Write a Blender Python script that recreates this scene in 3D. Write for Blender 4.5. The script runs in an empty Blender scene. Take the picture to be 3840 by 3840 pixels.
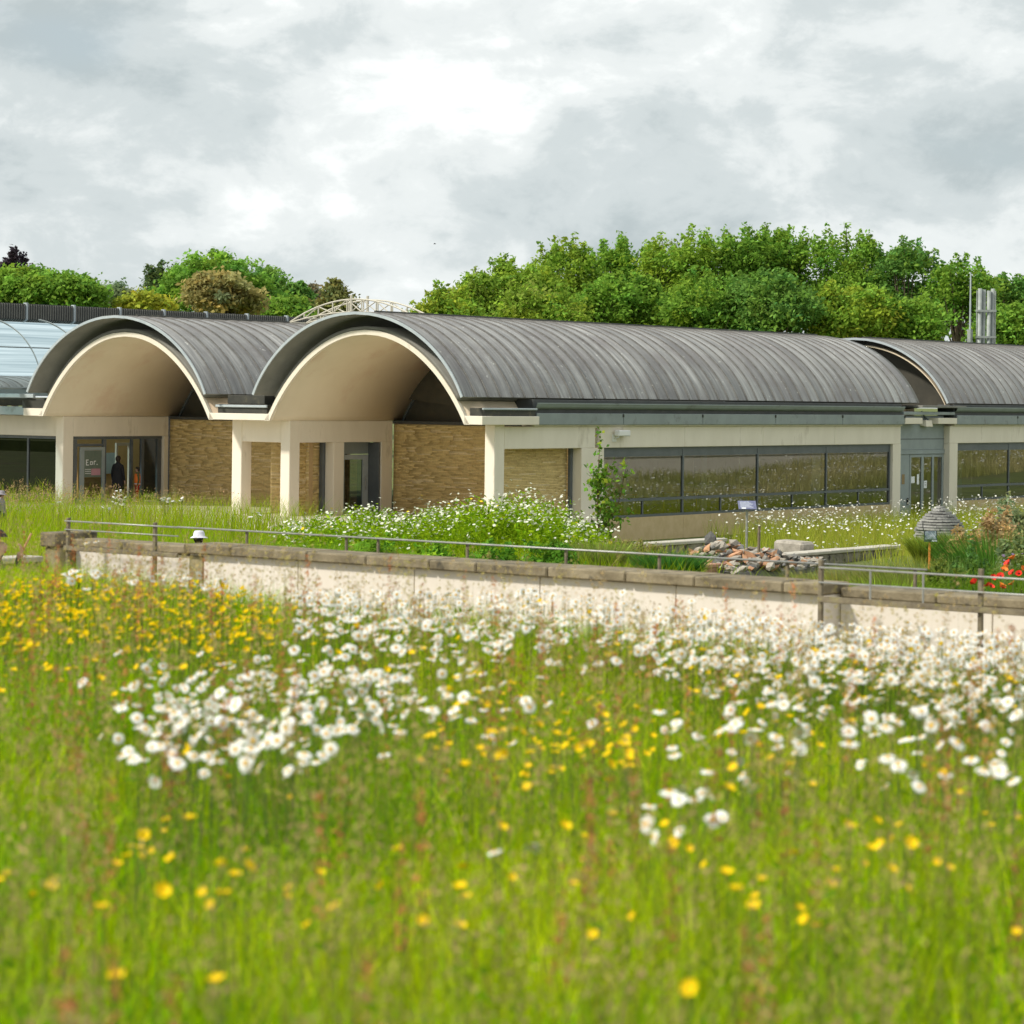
import bpy, bmesh, math, random
import numpy as np
from mathutils import Vector, Matrix

rnd = random.Random(7)
rng = np.random.default_rng(11)
SC = bpy.context.scene
COL = SC.collection

# ------------------------------------------------------------------ camera
FPX = 9500.0              # focal length in pixels of a 3840 px frame
HC = 1497.0               # image row of eye level at the centre column
ROLL = math.radians(0.7)
CAMZ = 4.0
cam = bpy.data.cameras.new('camera')
cam.sensor_width = 36.0
cam.lens = 36.0 * FPX / 3840.0
cam.shift_y = -(1920.0 - HC) / 3840.0
cam.clip_start = 0.05
cam.clip_end = 3000.0
cam.dof.use_dof = True
cam.dof.focus_distance = 58.0
cam.dof.aperture_fstop = 4.9
camo = bpy.data.objects.new('camera', cam)
COL.objects.link(camo)
_c, _s = math.cos(ROLL), math.sin(ROLL)
camo.matrix_world = Matrix(((_c, -_s, 0, 0), (0, 0, -1, 0), (_s, _c, 0, CAMZ), (0, 0, 0, 1)))
SC.camera = camo

# ------------------------------------------------------------------ world
SUN_EL = math.radians(43)
TRAVEL = Vector((0.918, 0.397, 0)).normalized()      # horizontal direction the light travels
TO_SUN = Vector((-TRAVEL.x * math.cos(SUN_EL), -TRAVEL.y * math.cos(SUN_EL), math.sin(SUN_EL)))
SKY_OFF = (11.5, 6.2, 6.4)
W = bpy.data.worlds.new('World')
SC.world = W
W.use_nodes = True
nt = W.node_tree
nt.nodes.clear()
N = nt.nodes.new
L = nt.links.new
out = N('ShaderNodeOutputWorld')
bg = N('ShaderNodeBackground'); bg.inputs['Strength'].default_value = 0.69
sky = N('ShaderNodeTexSky'); sky.sky_type = 'NISHITA'; sky.sun_disc = False
sky.sun_elevation = SUN_EL
sky.sun_rotation = math.atan2(TO_SUN.x, TO_SUN.y)
skys = N('ShaderNodeVectorMath'); skys.operation = 'SCALE'; skys.inputs['Scale'].default_value = 0.10
L(sky.outputs['Color'], skys.inputs[0])
tc = N('ShaderNodeTexCoord')
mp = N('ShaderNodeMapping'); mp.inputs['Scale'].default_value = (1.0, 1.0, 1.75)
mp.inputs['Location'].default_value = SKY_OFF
L(tc.outputs['Generated'], mp.inputs['Vector'])
def noise(scale, detail, rough, dist):
    n = N('ShaderNodeTexNoise'); n.inputs['Scale'].default_value = scale; n.inputs['Detail'].default_value = detail
    n.inputs['Roughness'].default_value = rough; n.inputs['Distortion'].default_value = dist
    L(mp.outputs[0], n.inputs['Vector']); return n
def math_(op, a, b):
    n = N('ShaderNodeMath'); n.operation = op
    for i, v in enumerate((a, b)):
        if isinstance(v, (int, float)): n.inputs[i].default_value = v
        else: L(v, n.inputs[i])
    return n.outputs[0]
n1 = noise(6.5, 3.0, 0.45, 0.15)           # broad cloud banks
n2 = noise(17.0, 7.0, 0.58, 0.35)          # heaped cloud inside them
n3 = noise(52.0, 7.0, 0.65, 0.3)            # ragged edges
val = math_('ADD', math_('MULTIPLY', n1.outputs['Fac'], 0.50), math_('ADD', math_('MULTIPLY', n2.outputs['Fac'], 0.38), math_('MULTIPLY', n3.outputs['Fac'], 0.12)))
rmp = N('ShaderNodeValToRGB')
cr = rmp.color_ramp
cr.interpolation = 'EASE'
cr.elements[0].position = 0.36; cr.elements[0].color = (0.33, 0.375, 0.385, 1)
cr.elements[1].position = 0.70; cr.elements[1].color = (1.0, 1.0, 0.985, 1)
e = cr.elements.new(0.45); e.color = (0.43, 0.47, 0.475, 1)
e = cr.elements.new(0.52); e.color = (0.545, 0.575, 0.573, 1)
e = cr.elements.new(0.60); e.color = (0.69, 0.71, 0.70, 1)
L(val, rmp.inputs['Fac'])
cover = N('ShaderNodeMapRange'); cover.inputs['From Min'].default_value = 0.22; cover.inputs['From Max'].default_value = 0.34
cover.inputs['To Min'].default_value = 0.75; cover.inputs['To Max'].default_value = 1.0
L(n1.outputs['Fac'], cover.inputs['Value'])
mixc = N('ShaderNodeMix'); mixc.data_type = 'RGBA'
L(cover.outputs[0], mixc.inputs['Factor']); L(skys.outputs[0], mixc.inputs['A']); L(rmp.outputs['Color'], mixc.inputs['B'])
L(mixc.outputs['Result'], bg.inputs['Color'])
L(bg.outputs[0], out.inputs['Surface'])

sun = bpy.data.lights.new('sun', 'SUN')
sun.energy = 1.8
sun.angle = math.radians(5.0)
sun.color = (1.0, 0.94, 0.84)
suno = bpy.data.objects.new('sun', sun)
COL.objects.link(suno)
suno.location = (-40, -20, 60)
suno.rotation_euler = (-TO_SUN).to_track_quat('-Z', 'Y').to_euler()

SC.view_settings.view_transform = 'Standard'
SC.view_settings.look = 'None'
SC.view_settings.exposure = 1.18
SC.view_settings.gamma = 1.0
SC.view_settings.use_curve_mapping = False
SC.render.engine = 'CYCLES'
SC.cycles.use_denoising = True
SC.cycles.max_bounces = 8
SC.cycles.diffuse_bounces = 5
SC.cycles.glossy_bounces = 3
SC.cycles.transmission_bounces = 5
SC.cycles.transparent_max_bounces = 12
SC.cycles.caustics_reflective = False
SC.cycles.caustics_refractive = False

# ------------------------------------------------------------------ frames
TH = math.atan2(7370.0, FPX)                    # heading of the vault axes
AX = np.array([math.sin(TH), math.cos(TH)])     # along the vaults, away from the camera
BX = np.array([math.cos(TH), -math.sin(TH)])    # across the vaults, to the right and nearer
BO = np.array([-1.47, 78.0])                    # foot of the second arch

def B(u, v, z=0.0):
    p = BO + u * BX + v * AX
    return (p[0], p[1], z)

def ray(px, py):
    xc = (px - 1920.0) / FPX; yc = (HC - py) / FPX
    return np.array([xc * _c - yc * _s, 1.0, xc * _s + yc * _c])

def at(px, py, Y):                              # point seen at a photo pixel, Y metres ahead
    d = ray(px, py)
    return np.array([d[0] * Y, Y, CAMZ + d[2] * Y])

def sstep(a, b, x):
    t = np.clip((np.asarray(x, float) - a) / (b - a), 0, 1)
    return t * t * (3 - 2 * t)

Q_EDGE, Q_WALL = 14.4 * AX[1], 21.06 * AX[1]
T_O = float(BO @ BX)
Q_O = float(BO @ AX)

def H(x, y):                                    # terrain height
    x = np.asarray(x, float); y = np.asarray(y, float)
    q = x * AX[0] + y * AX[1]
    t = x * BX[0] + y * BX[1]
    u = t - T_O
    mead = 2.62 - 0.018 * np.clip(q, -30, 30) + 0.03 * np.sin(1.1 * x + 0.4) * np.cos(0.9 * y)
    mead = mead + 0.13 * (1 - sstep(-3.5, 1.8, x)) * sstep(5.5, 11.0, q)
    far = 0.35 - 0.35 * sstep(18, 34, q) - 0.75 * sstep(-2.5, 0.3, u) * sstep(52, 62, q)
    far = far + 1.5 * sstep(95, 160, q)
    far = far + 0.62 * np.exp(-(((x - 11.2) / 3.0) ** 2 + ((y - 64.5) / 5.0) ** 2))
    far = far + 1.15 * np.exp(-(((x - 5.9) / 2.2) ** 2 + ((y - 28.0) / 4.0) ** 2))
    z = mead + (1.0 - mead) * sstep(Q_EDGE + 0.1, Q_EDGE + 1.3, q)
    z = np.where(q > Q_WALL + 0.1, far, z)
    return z

# ------------------------------------------------------------------ materials
MATS = {}
def mat(name, c1, c2=None, scale=4.0, rough=0.8, bump=0.0, bscale=40.0, metal=0.0, detail=6.0,
        stretch=(1, 1, 1), c3=None, s3=1.5, a3=0.5, rand=0.0, coord='Object', spec=0.4, lo=0.35, hi=0.65):
    m = bpy.data.materials.new(name); m.use_nodes = True
    t = m.node_tree; nd = t.nodes; ln = t.links
    p = nd['Principled BSDF']
    p.inputs['Roughness'].default_value = rough
    p.inputs['Metallic'].default_value = metal
    p.inputs['Specular IOR Level'].default_value = spec
    tcn = nd.new('ShaderNodeTexCoord'); mpn = nd.new('ShaderNodeMapping')
    mpn.inputs['Scale'].default_value = stretch
    ln.new(tcn.outputs[coord], mpn.inputs['Vector'])
    src = None
    def nz(s, d):
        n = nd.new('ShaderNodeTexNoise'); n.inputs['Scale'].default_value = s; n.inputs['Detail'].default_value = d
        n.inputs['Roughness'].default_value = 0.62
        ln.new(mpn.outputs[0], n.inputs['Vector']); return n
    if c2 is None:
        c2 = tuple(min(1, v * 1.12) for v in c1)
    n = nz(scale, detail)
    r = nd.new('ShaderNodeValToRGB')
    r.color_ramp.elements[0].position = lo; r.color_ramp.elements[0].color = (*c1, 1)
    r.color_ramp.elements[1].position = hi; r.color_ramp.elements[1].color = (*c2, 1)
    ln.new(n.outputs['Fac'], r.inputs['Fac'])
    src = r.outputs['Color']
    if c3 is not None:
        n3 = nz(s3, 8)
        r3 = nd.new('ShaderNodeMapRange'); r3.inputs['From Min'].default_value = a3; r3.inputs['From Max'].default_value = a3 + 0.12
        ln.new(n3.outputs['Fac'], r3.inputs['Value'])
        mx = nd.new('ShaderNodeMix'); mx.data_type = 'RGBA'
        ln.new(r3.outputs[0], mx.inputs['Factor']); ln.new(src, mx.inputs['A']); mx.inputs['B'].default_value = (*c3, 1)
        src = mx.outputs['Result']
    if rand > 0:
        oi = nd.new('ShaderNodeObjectInfo')
        mr = nd.new('ShaderNodeMapRange'); mr.inputs['To Min'].default_value = 1 - rand; mr.inputs['To Max'].default_value = 1 + rand
        ln.new(oi.outputs['Random'], mr.inputs['Value'])
        vm = nd.new('ShaderNodeVectorMath'); vm.operation = 'SCALE'
        ln.new(src, vm.inputs[0]); ln.new(mr.outputs[0], vm.inputs['Scale'])
        src = vm.outputs[0]
    ln.new(src, p.inputs['Base Color'])
    if bump > 0:
        nb = nz(bscale, 6)
        bp = nd.new('ShaderNodeBump'); bp.inputs['Strength'].default_value = bump; bp.inputs['Distance'].default_value = 0.02
        ln.new(nb.outputs['Fac'], bp.inputs['Height']); ln.new(bp.outputs[0], p.inputs['Normal'])
    MATS[name] = m
    return m

def leafmat(name, trans=0.4, rough=0.7, sat=1.0, spec=0.07):
    """colour from the mesh's own 'Col' attribute, part of the light passes through"""
    m = bpy.data.materials.new(name); m.use_nodes = True
    t = m.node_tree; nd = t.nodes; ln = t.links
    p = nd['Principled BSDF']; o = nd['Material Output']
    p.inputs['Roughness'].default_value = rough
    p.inputs['Specular IOR Level'].default_value = spec
    at_ = nd.new('ShaderNodeAttribute'); at_.attribute_name = 'Col'
    ln.new(at_.outputs['Color'], p.inputs['Base Color'])
    tr = nd.new('ShaderNodeBsdfTranslucent')
    ln.new(at_.outputs['Color'], tr.inputs['Color'])
    mx = nd.new('ShaderNodeMixShader'); mx.inputs[0].default_value = trans
    ln.new(p.outputs[0], mx.inputs[1]); ln.new(tr.outputs[0], mx.inputs[2])
    ln.new(mx.outputs[0], o.inputs['Surface'])
    MATS[name] = m
    return m

def glassmat(name, tint=(0.72, 0.8, 0.74), ior=1.75, rough=0.0, gcol=(0.95, 0.97, 0.96)):
    m = bpy.data.materials.new(name); m.use_nodes = True
    t = m.node_tree; nd = t.nodes; ln = t.links
    nd.remove(nd['Principled BSDF']); o = nd['Material Output']
    tr = nd.new('ShaderNodeBsdfTransparent'); tr.inputs['Color'].default_value = (*tint, 1)
    gl = nd.new('ShaderNodeBsdfGlossy'); gl.inputs['Roughness'].default_value = rough
    gl.inputs['Color'].default_value = (*gcol, 1)
    fr = nd.new('ShaderNodeFresnel'); fr.inputs['IOR'].default_value = ior
    mx = nd.new('ShaderNodeMixShader')
    ln.new(fr.outputs[0], mx.inputs[0]); ln.new(tr.outputs[0], mx.inputs[1]); ln.new(gl.outputs[0], mx.inputs[2])
    ln.new(mx.outputs[0], o.inputs['Surface'])
    MATS[name] = m
    return m

mat('concrete', (0.76, 0.695, 0.58), (0.82, 0.755, 0.64), scale=1.6, rough=0.85, bump=0.12, bscale=22, c3=(0.60, 0.535, 0.43), s3=1.6, a3=0.60, stretch=(1, 1, 0.35))
mat('soffit', (0.73, 0.62, 0.455), (0.77, 0.66, 0.495), scale=0.9, rough=0.9, bump=0.08, bscale=30, c3=(0.70, 0.55, 0.40), s3=0.5, a3=0.55)
mat('brick', (0.40, 0.265, 0.10), (0.56, 0.40, 0.18), scale=9.0, rough=0.92, bump=0.2, bscale=60, stretch=(0.35, 0.35, 5), c3=(0.62, 0.49, 0.27), s3=3.0, a3=0.60)
mat('mortar', (0.46, 0.32, 0.16), (0.52, 0.37, 0.19), scale=8, rough=0.95)
mat('plinth', (0.54, 0.41, 0.22), (0.62, 0.48, 0.28), scale=3, rough=0.9, bump=0.1)
mat('greymetal', (0.22, 0.255, 0.255), (0.27, 0.31, 0.31), scale=1.3, rough=0.45, metal=0.0, spec=0.5, c3=(0.18, 0.20, 0.19), s3=2.5, a3=0.58)
mat('framegrey', (0.10, 0.115, 0.125), (0.13, 0.145, 0.155), scale=2, rough=0.4)
mat('doorgrey', (0.25, 0.29, 0.30), (0.29, 0.335, 0.345), scale=2, rough=0.4)
mat('seam', (0.10, 0.097, 0.093), (0.20, 0.195, 0.184), scale=3, rough=0.6)  # darker than the sheets: shadow lines beside the seams put into the colour
mat('trimzinc', (0.38, 0.43, 0.46), (0.46, 0.51, 0.53), scale=3, rough=0.4)
mat('leadunder', (0.19, 0.185, 0.165), (0.23, 0.225, 0.20), scale=2, rough=0.7)
mat('darklead', (0.035, 0.036, 0.032), (0.06, 0.058, 0.046), scale=3, rough=0.6, c3=(0.13, 0.12, 0.07), s3=3, a3=0.6)
mat('darkpanel', (0.05, 0.055, 0.055), (0.075, 0.078, 0.075), scale=2, rough=0.6)
mat('lunette', (0.06, 0.058, 0.048), (0.08, 0.075, 0.06), scale=2, rough=0.35)
mat('render', (0.67, 0.61, 0.53), (0.72, 0.66, 0.58), scale=1.1, rough=0.9, bump=0.06, bscale=50, c3=(0.52, 0.46, 0.34), s3=3.0, a3=0.60, stretch=(1, 1, 0.3))
mat('coping', (0.13, 0.105, 0.062), (0.27, 0.225, 0.145), scale=5.5, rough=0.92, bump=0.5, bscale=35, c3=(0.07, 0.062, 0.045), s3=7.0, a3=0.56, rand=0.14)
mat('mossstone', (0.20, 0.175, 0.09), (0.36, 0.31, 0.19), scale=6, rough=0.95, bump=0.5, bscale=30, c3=(0.13, 0.13, 0.045), s3=4, a3=0.52)
mat('bedwall', (0.17, 0.15, 0.12), (0.34, 0.31, 0.25), scale=4, rough=0.95, bump=0.5, bscale=26, c3=(0.06, 0.055, 0.05), s3=5, a3=0.52)
mat('bedtop', (0.42, 0.39, 0.33), (0.52, 0.49, 0.42), scale=4, rough=0.9, bump=0.2)
mat('redkerb', (0.38, 0.19, 0.13), (0.50, 0.28, 0.20), scale=6, rough=0.9, bump=0.4, bscale=30, rand=0.2)
mat('steel', (0.30, 0.30, 0.28), (0.42, 0.42, 0.39), scale=14, rough=0.45, metal=0.5)
mat('rustpost', (0.13, 0.105, 0.07), (0.22, 0.185, 0.12), scale=12, rough=0.8, bump=0.3, bscale=60, c3=(0.24, 0.21, 0.11), s3=8, a3=0.55)
mat('whitepaint', (0.78, 0.78, 0.76), (0.82, 0.82, 0.80), rough=0.5)
mat('lattice', (0.50, 0.47, 0.38), (0.58, 0.55, 0.45), scale=5, rough=0.55)
mat('flue', (0.25, 0.28, 0.26), (0.36, 0.39, 0.37), scale=3, rough=0.6, metal=0.15)
mat('ground', (0.07, 0.095, 0.016), (0.14, 0.17, 0.035), scale=0.7, rough=0.95, c3=(0.12, 0.10, 0.05), s3=0.35, a3=0.55, bump=0.4, bscale=6)
mat('gravelpath', (0.40, 0.36, 0.29), (0.48, 0.44, 0.36), scale=9, rough=0.95, bump=0.4, bscale=60)
mat('paving', (0.50, 0.46, 0.38), (0.58, 0.53, 0.45), scale=3, rough=0.9)
mat('bark', (0.10, 0.075, 0.05), (0.17, 0.13, 0.09), scale=7, rough=0.95, bump=0.6, bscale=20)
mat('birchbark', (0.09, 0.05, 0.035), (0.15, 0.09, 0.06), scale=9, rough=0.8)
mat('slate', (0.24, 0.24, 0.23), (0.37, 0.365, 0.35), scale=7, rough=0.85, bump=0.4, bscale=30, rand=0.18)
mat('slatedark', (0.03, 0.03, 0.03), (0.05, 0.05, 0.05), rough=0.9)
mat('tanwall', (0.62, 0.37, 0.13), (0.70, 0.43, 0.16), scale=2, rough=0.8)
mat('innerwall', (0.60, 0.56, 0.42), (0.66, 0.62, 0.47), scale=1, rough=0.8)
mat('innerfloor', (0.38, 0.31, 0.19), (0.44, 0.36, 0.23), scale=2, rough=0.4)
mat('innerceil', (0.55, 0.55, 0.52), (0.60, 0.60, 0.57), scale=1, rough=0.8)
mat('palecol', (0.55, 0.63, 0.58), (0.60, 0.68, 0.62), scale=2, rough=0.6)
mat('signblue', (0.13, 0.14, 0.24), (0.18, 0.19, 0.30), rough=0.35, scale=14)
mat('signdark', (0.02, 0.025, 0.035), (0.03, 0.035, 0.05), rough=0.35)
mat('signprint', (0.10, 0.14, 0.19), (0.42, 0.48, 0.54), scale=16, rough=0.4)
mat('signpale', (0.55, 0.60, 0.68), (0.62, 0.66, 0.74), rough=0.5)
mat('orangestake', (0.85, 0.28, 0.05), (0.9, 0.32, 0.07), rough=0.6)
mat('pinkprint', (0.42, 0.22, 0.27), (0.46, 0.25, 0.30), rough=0.5)
mat('posterpanel', (0.12, 0.16, 0.13), (0.15, 0.19, 0.16), rough=0.4)
mat('paper', (0.80, 0.82, 0.84), (0.84, 0.86, 0.88), rough=0.7)
mat('brownplate', (0.26, 0.18, 0.08), (0.30, 0.21, 0.10), rough=0.6)
mat('black', (0.008, 0.008, 0.009), (0.012, 0.012, 0.012), rough=0.7)
mat('skin', (0.48, 0.29, 0.21), (0.53, 0.33, 0.25), rough=0.6)
mat('darkcloth', (0.010, 0.010, 0.013), (0.016, 0.016, 0.02), rough=0.9)
mat('navycloth', (0.012, 0.018, 0.045), (0.02, 0.028, 0.06), rough=0.9)
mat('greencloth', (0.10, 0.12, 0.05), (0.13, 0.15, 0.07), rough=0.9)
mat('redcloth', (0.45, 0.03, 0.02), (0.5, 0.04, 0.03), rough=0.85)
mat('orangevest', (0.85, 0.20, 0.03), (0.9, 0.24, 0.05), rough=0.7)
mat('bluecloth', (0.10, 0.15, 0.26), (0.13, 0.18, 0.3), rough=0.9)
mat('hairdark', (0.02, 0.014, 0.01), (0.035, 0.024, 0.018), rough=0.7)
mat('hatpale', (0.62, 0.60, 0.68), (0.68, 0.66, 0.73), rough=0.9, scale=12)
mat('hatgrey', (0.24, 0.22, 0.25), (0.32, 0.29, 0.30), rough=0.9, scale=20)
mat('woodstick', (0.50, 0.28, 0.13), (0.55, 0.32, 0.16), rough=0.6)
mat('petalwhite', (0.80, 0.80, 0.77), (0.84, 0.84, 0.82), rough=0.7, spec=0.2)
mat('discyellow', (0.72, 0.40, 0.02), (0.80, 0.48, 0.03), rough=0.8, spec=0.2)
mat('buttercup', (0.80, 0.56, 0.004), (0.88, 0.64, 0.006), rough=0.6, spec=0.12)
mat('poppyred', (0.72, 0.02, 0.008), (0.85, 0.045, 0.015), rough=0.6, rand=0.1)
mat('poppyorange', (0.85, 0.20, 0.02), (0.90, 0.26, 0.03), rough=0.6)
mat('stemgreen', (0.07, 0.12, 0.02), (0.11, 0.17, 0.03), rough=0.7)
mat('stone_a', (0.26, 0.235, 0.195), (0.44, 0.40, 0.34), scale=6, rough=0.9, bump=0.4, rand=0.25)
mat('stone_b', (0.42, 0.22, 0.12), (0.52, 0.30, 0.18), scale=6, rough=0.9, bump=0.4, rand=0.25)
mat('stone_c', (0.10, 0.10, 0.095), (0.18, 0.18, 0.17), scale=6, rough=0.9, bump=0.4, rand=0.3)
leafmat('leaf', 0.45)
leafmat('grassblade', 0.5, rough=0.8, spec=0.04)
leafmat('flowermass', 0.25, rough=0.7)
glassmat('glass_window', (0.88, 0.90, 0.86), 2.8)
glassmat('glass_dark', (0.30, 0.33, 0.33), 1.8)
glassmat('glass_roof', (0.42, 0.58, 0.62), 1.9, gcol=(0.70, 0.82, 0.86))
glassmat('glass_door', (0.75, 0.80, 0.74), 1.55)

def brickmat():
    m = bpy.data.materials.new('brickcol'); m.use_nodes = True
    t = m.node_tree; nd = t.nodes; ln = t.links; p = nd['Principled BSDF']
    p.inputs['Roughness'].default_value = 0.92; p.inputs['Specular IOR Level'].default_value = 0.2
    a = nd.new('ShaderNodeAttribute'); a.attribute_name = 'Col'
    n = nd.new('ShaderNodeTexNoise'); n.inputs['Scale'].default_value = 14; n.inputs['Detail'].default_value = 6
    g = nd.new('ShaderNodeNewGeometry'); ln.new(g.outputs['Position'], n.inputs['Vector'])
    mr = nd.new('ShaderNodeMapRange'); mr.inputs['To Min'].default_value = 0.72; mr.inputs['To Max'].default_value = 1.28
    ln.new(n.outputs['Fac'], mr.inputs['Value'])
    v = nd.new('ShaderNodeVectorMath'); v.operation = 'SCALE'; ln.new(a.outputs['Color'], v.inputs[0]); ln.new(mr.outputs[0], v.inputs['Scale'])
    ln.new(v.outputs[0], p.inputs['Base Color'])
    MATS['brickcol'] = m
brickmat()

# the metal roof: streaks down the sheets, pale lichen spots, some brown bloom
def roofmat():
    m = bpy.data.materials.new('roofmetal'); m.use_nodes = True
    t = m.node_tree; nd = t.nodes; ln = t.links
    p = nd['Principled BSDF']
    p.inputs['Roughness'].default_value = 0.42
    p.inputs['Specular IOR Level'].default_value = 0.85
    tcn = nd.new('ShaderNodeTexCoord')
    geo = nd.new('ShaderNodeNewGeometry')
    mpn = nd.new('ShaderNodeMapping'); mpn.inputs['Rotation'].default_value = (0, 0, TH)
    mpn.vector_type = 'POINT'
    ln.new(geo.outputs['Position'], mpn.inputs['Vector'])
    st = nd.new('ShaderNodeMapping'); st.inputs['Scale'].default_value = (0.25, 4.6, 0.25)
    ln.new(mpn.outputs[0], st.inputs['Vector'])
    a = nd.new('ShaderNodeTexNoise'); a.inputs['Scale'].default_value = 1.6; a.inputs['Detail'].default_value = 7; a.inputs['Roughness'].default_value = 0.65
    ln.new(st.outputs[0], a.inputs['Vector'])
    r = nd.new('ShaderNodeValToRGB')
    r.color_ramp.elements[0].position = 0.32; r.color_ramp.elements[0].color = (0.098, 0.094, 0.090, 1)
    r.color_ramp.elements[1].position = 0.70; r.color_ramp.elements[1].color = (0.42, 0.412, 0.388, 1)
    ln.new(a.outputs['Fac'], r.inputs['Fac'])
    b = nd.new('ShaderNodeTexNoise'); b.inputs['Scale'].default_value = 0.55; b.inputs['Detail'].default_value = 6; b.inputs['Roughness'].default_value = 0.6
    ln.new(mpn.outputs[0], b.inputs['Vector'])
    br = nd.new('ShaderNodeMapRange'); br.inputs['From Min'].default_value = 0.45; br.inputs['From Max'].default_value = 0.62; br.inputs['To Max'].default_value = 0.65
    ln.new(b.outputs['Fac'], br.inputs['Value'])
    mx = nd.new('ShaderNodeMix'); mx.data_type = 'RGBA'; mx.inputs['B'].default_value = (0.128, 0.110, 0.106, 1)
    ln.new(br.outputs[0], mx.inputs['Factor']); ln.new(r.outputs[0], mx.inputs['A'])
    s = nd.new('ShaderNodeTexNoise'); s.inputs['Scale'].default_value = 6.0; s.inputs['Detail'].default_value = 3; s.inputs['Roughness'].default_value = 0.5
    ln.new(mpn.outputs[0], s.inputs['Vector'])
    sr = nd.new('ShaderNodeMapRange'); sr.inputs['From Min'].default_value = 0.68; sr.inputs['From Max'].default_value = 0.72; sr.inputs['To Max'].default_value = 0.75
    ln.new(s.outputs['Fac'], sr.inputs['Value'])
    mx2 = nd.new('ShaderNodeMix'); mx2.data_type = 'RGBA'; mx2.inputs['B'].default_value = (0.62, 0.61, 0.55, 1)
    ln.new(sr.outputs[0], mx2.inputs['Factor']); ln.new(mx.outputs['Result'], mx2.inputs['A'])
    oi = nd.new('ShaderNodeObjectInfo')
    mr = nd.new('ShaderNodeMapRange'); mr.inputs['To Min'].default_value = 0.74; mr.inputs['To Max'].default_value = 1.28
    ln.new(oi.outputs['Random'], mr.inputs['Value'])
    vm = nd.new('ShaderNodeVectorMath'); vm.operation = 'SCALE'
    ln.new(mx2.outputs['Result'], vm.inputs[0]); ln.new(mr.outputs[0], vm.inputs['Scale'])
    ln.new(vm.outputs[0], p.inputs['Base Color'])
    rr = nd.new('ShaderNodeMapRange'); rr.inputs['To Min'].default_value = 0.26; rr.inputs['To Max'].default_value = 0.5
    ln.new(a.outputs['Fac'], rr.inputs['Value']); ln.new(rr.outputs[0], p.inputs['Roughness'])
    MATS['roofmetal'] = m
roofmat()

# ------------------------------------------------------------------ mesh helpers
class MB:
    def __init__(s):
        s.v = []; s.f = []
    def add(s, vs, fs):
        k = len(s.v)
        s.v.extend([tuple(map(float, p)) for p in vs]); s.f.extend([tuple(i + k for i in f) for f in fs]); return s
    def box(s, x0, x1, y0, y1, z0, z1):
        return s.add([(x0, y0, z0), (x1, y0, z0), (x1, y1, z0), (x0, y1, z0), (x0, y0, z1), (x1, y0, z1), (x1, y1, z1), (x0, y1, z1)],
                     [(0, 3, 2, 1), (4, 5, 6, 7), (0, 1, 5, 4), (1, 2, 6, 5), (2, 3, 7, 6), (3, 0, 4, 7)])
    def obox(s, c, ax, ay, hx, hy, z0, z1):      # box on a plan centre with plan axes
        c = np.array(c[:2]); ax = np.array(ax); ay = np.array(ay)
        P = [c - ax * hx - ay * hy, c + ax * hx - ay * hy, c + ax * hx + ay * hy, c - ax * hx + ay * hy]
        vs = [(p[0], p[1], z0) for p in P] + [(p[0], p[1], z1) for p in P]
        return s.add(vs, [(0, 3, 2, 1), (4, 5, 6, 7), (0, 1, 5, 4), (1, 2, 6, 5), (2, 3, 7, 6), (3, 0, 4, 7)])
    def tube(s, pts, rad, n=8, cap=True):
        pts = [Vector(p) for p in pts]
        if not hasattr(rad, '__len__'): rad = [rad] * len(pts)
        rings = []
        k = len(s.v)
        for i, p in enumerate(pts):
            d = (pts[min(i + 1, len(pts) - 1)] - pts[max(i - 1, 0)]).normalized()
            up = Vector((0, 0, 1)) if abs(d.z) < 0.95 else Vector((1, 0, 0))
            a = d.cross(up).normalized(); b = d.cross(a).normalized()
            rings.append([p + (a * math.cos(2 * math.pi * j / n) + b * math.sin(2 * math.pi * j / n)) * rad[i] for j in range(n)])
        vs = [q for r in rings for q in r]; fs = []
        for i in range(len(pts) - 1):
            for j in range(n):
                fs.append((i * n + j, i * n + (j + 1) % n, (i + 1) * n + (j + 1) % n, (i + 1) * n + j))
        if cap:
            fs.append(tuple(range(n - 1, -1, -1))); fs.append(tuple((len(pts) - 1) * n + j for j in range(n)))
        return s.add(vs, fs)
    def lathe(s, prof, c=(0, 0, 0), n=16):
        vs = []; fs = []
        for r, z in prof:
            for j in range(n):
                a = 2 * math.pi * j / n
                vs.append((c[0] + r * math.cos(a), c[1] + r * math.sin(a), c[2] + z))
        for i in range(len(prof) - 1):
            for j in range(n):
                fs.append((i * n + j, i * n + (j + 1) % n, (i + 1) * n + (j + 1) % n, (i + 1) * n + j))
        return s.add(vs, fs)
    def build(s, name, m, parent=None, smooth=False, loc=None, bevel=0.0):
        me = bpy.data.meshes.new(name)
        me.from_pydata(s.v, [], s.f)
        me.materials.append(MATS[m])
        if smooth: me.polygons.foreach_set('use_smooth', [True] * len(me.polygons))
        me.update()
        o = bpy.data.objects.new(name, me); COL.objects.link(o)
        if parent: o.parent = parent
        if loc is not None: o.location = loc
        if bevel > 0:
            bv = o.modifiers.new('bevel', 'BEVEL'); bv.width = bevel; bv.segments = 1; bv.limit_method = 'ANGLE'
        return o

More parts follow.
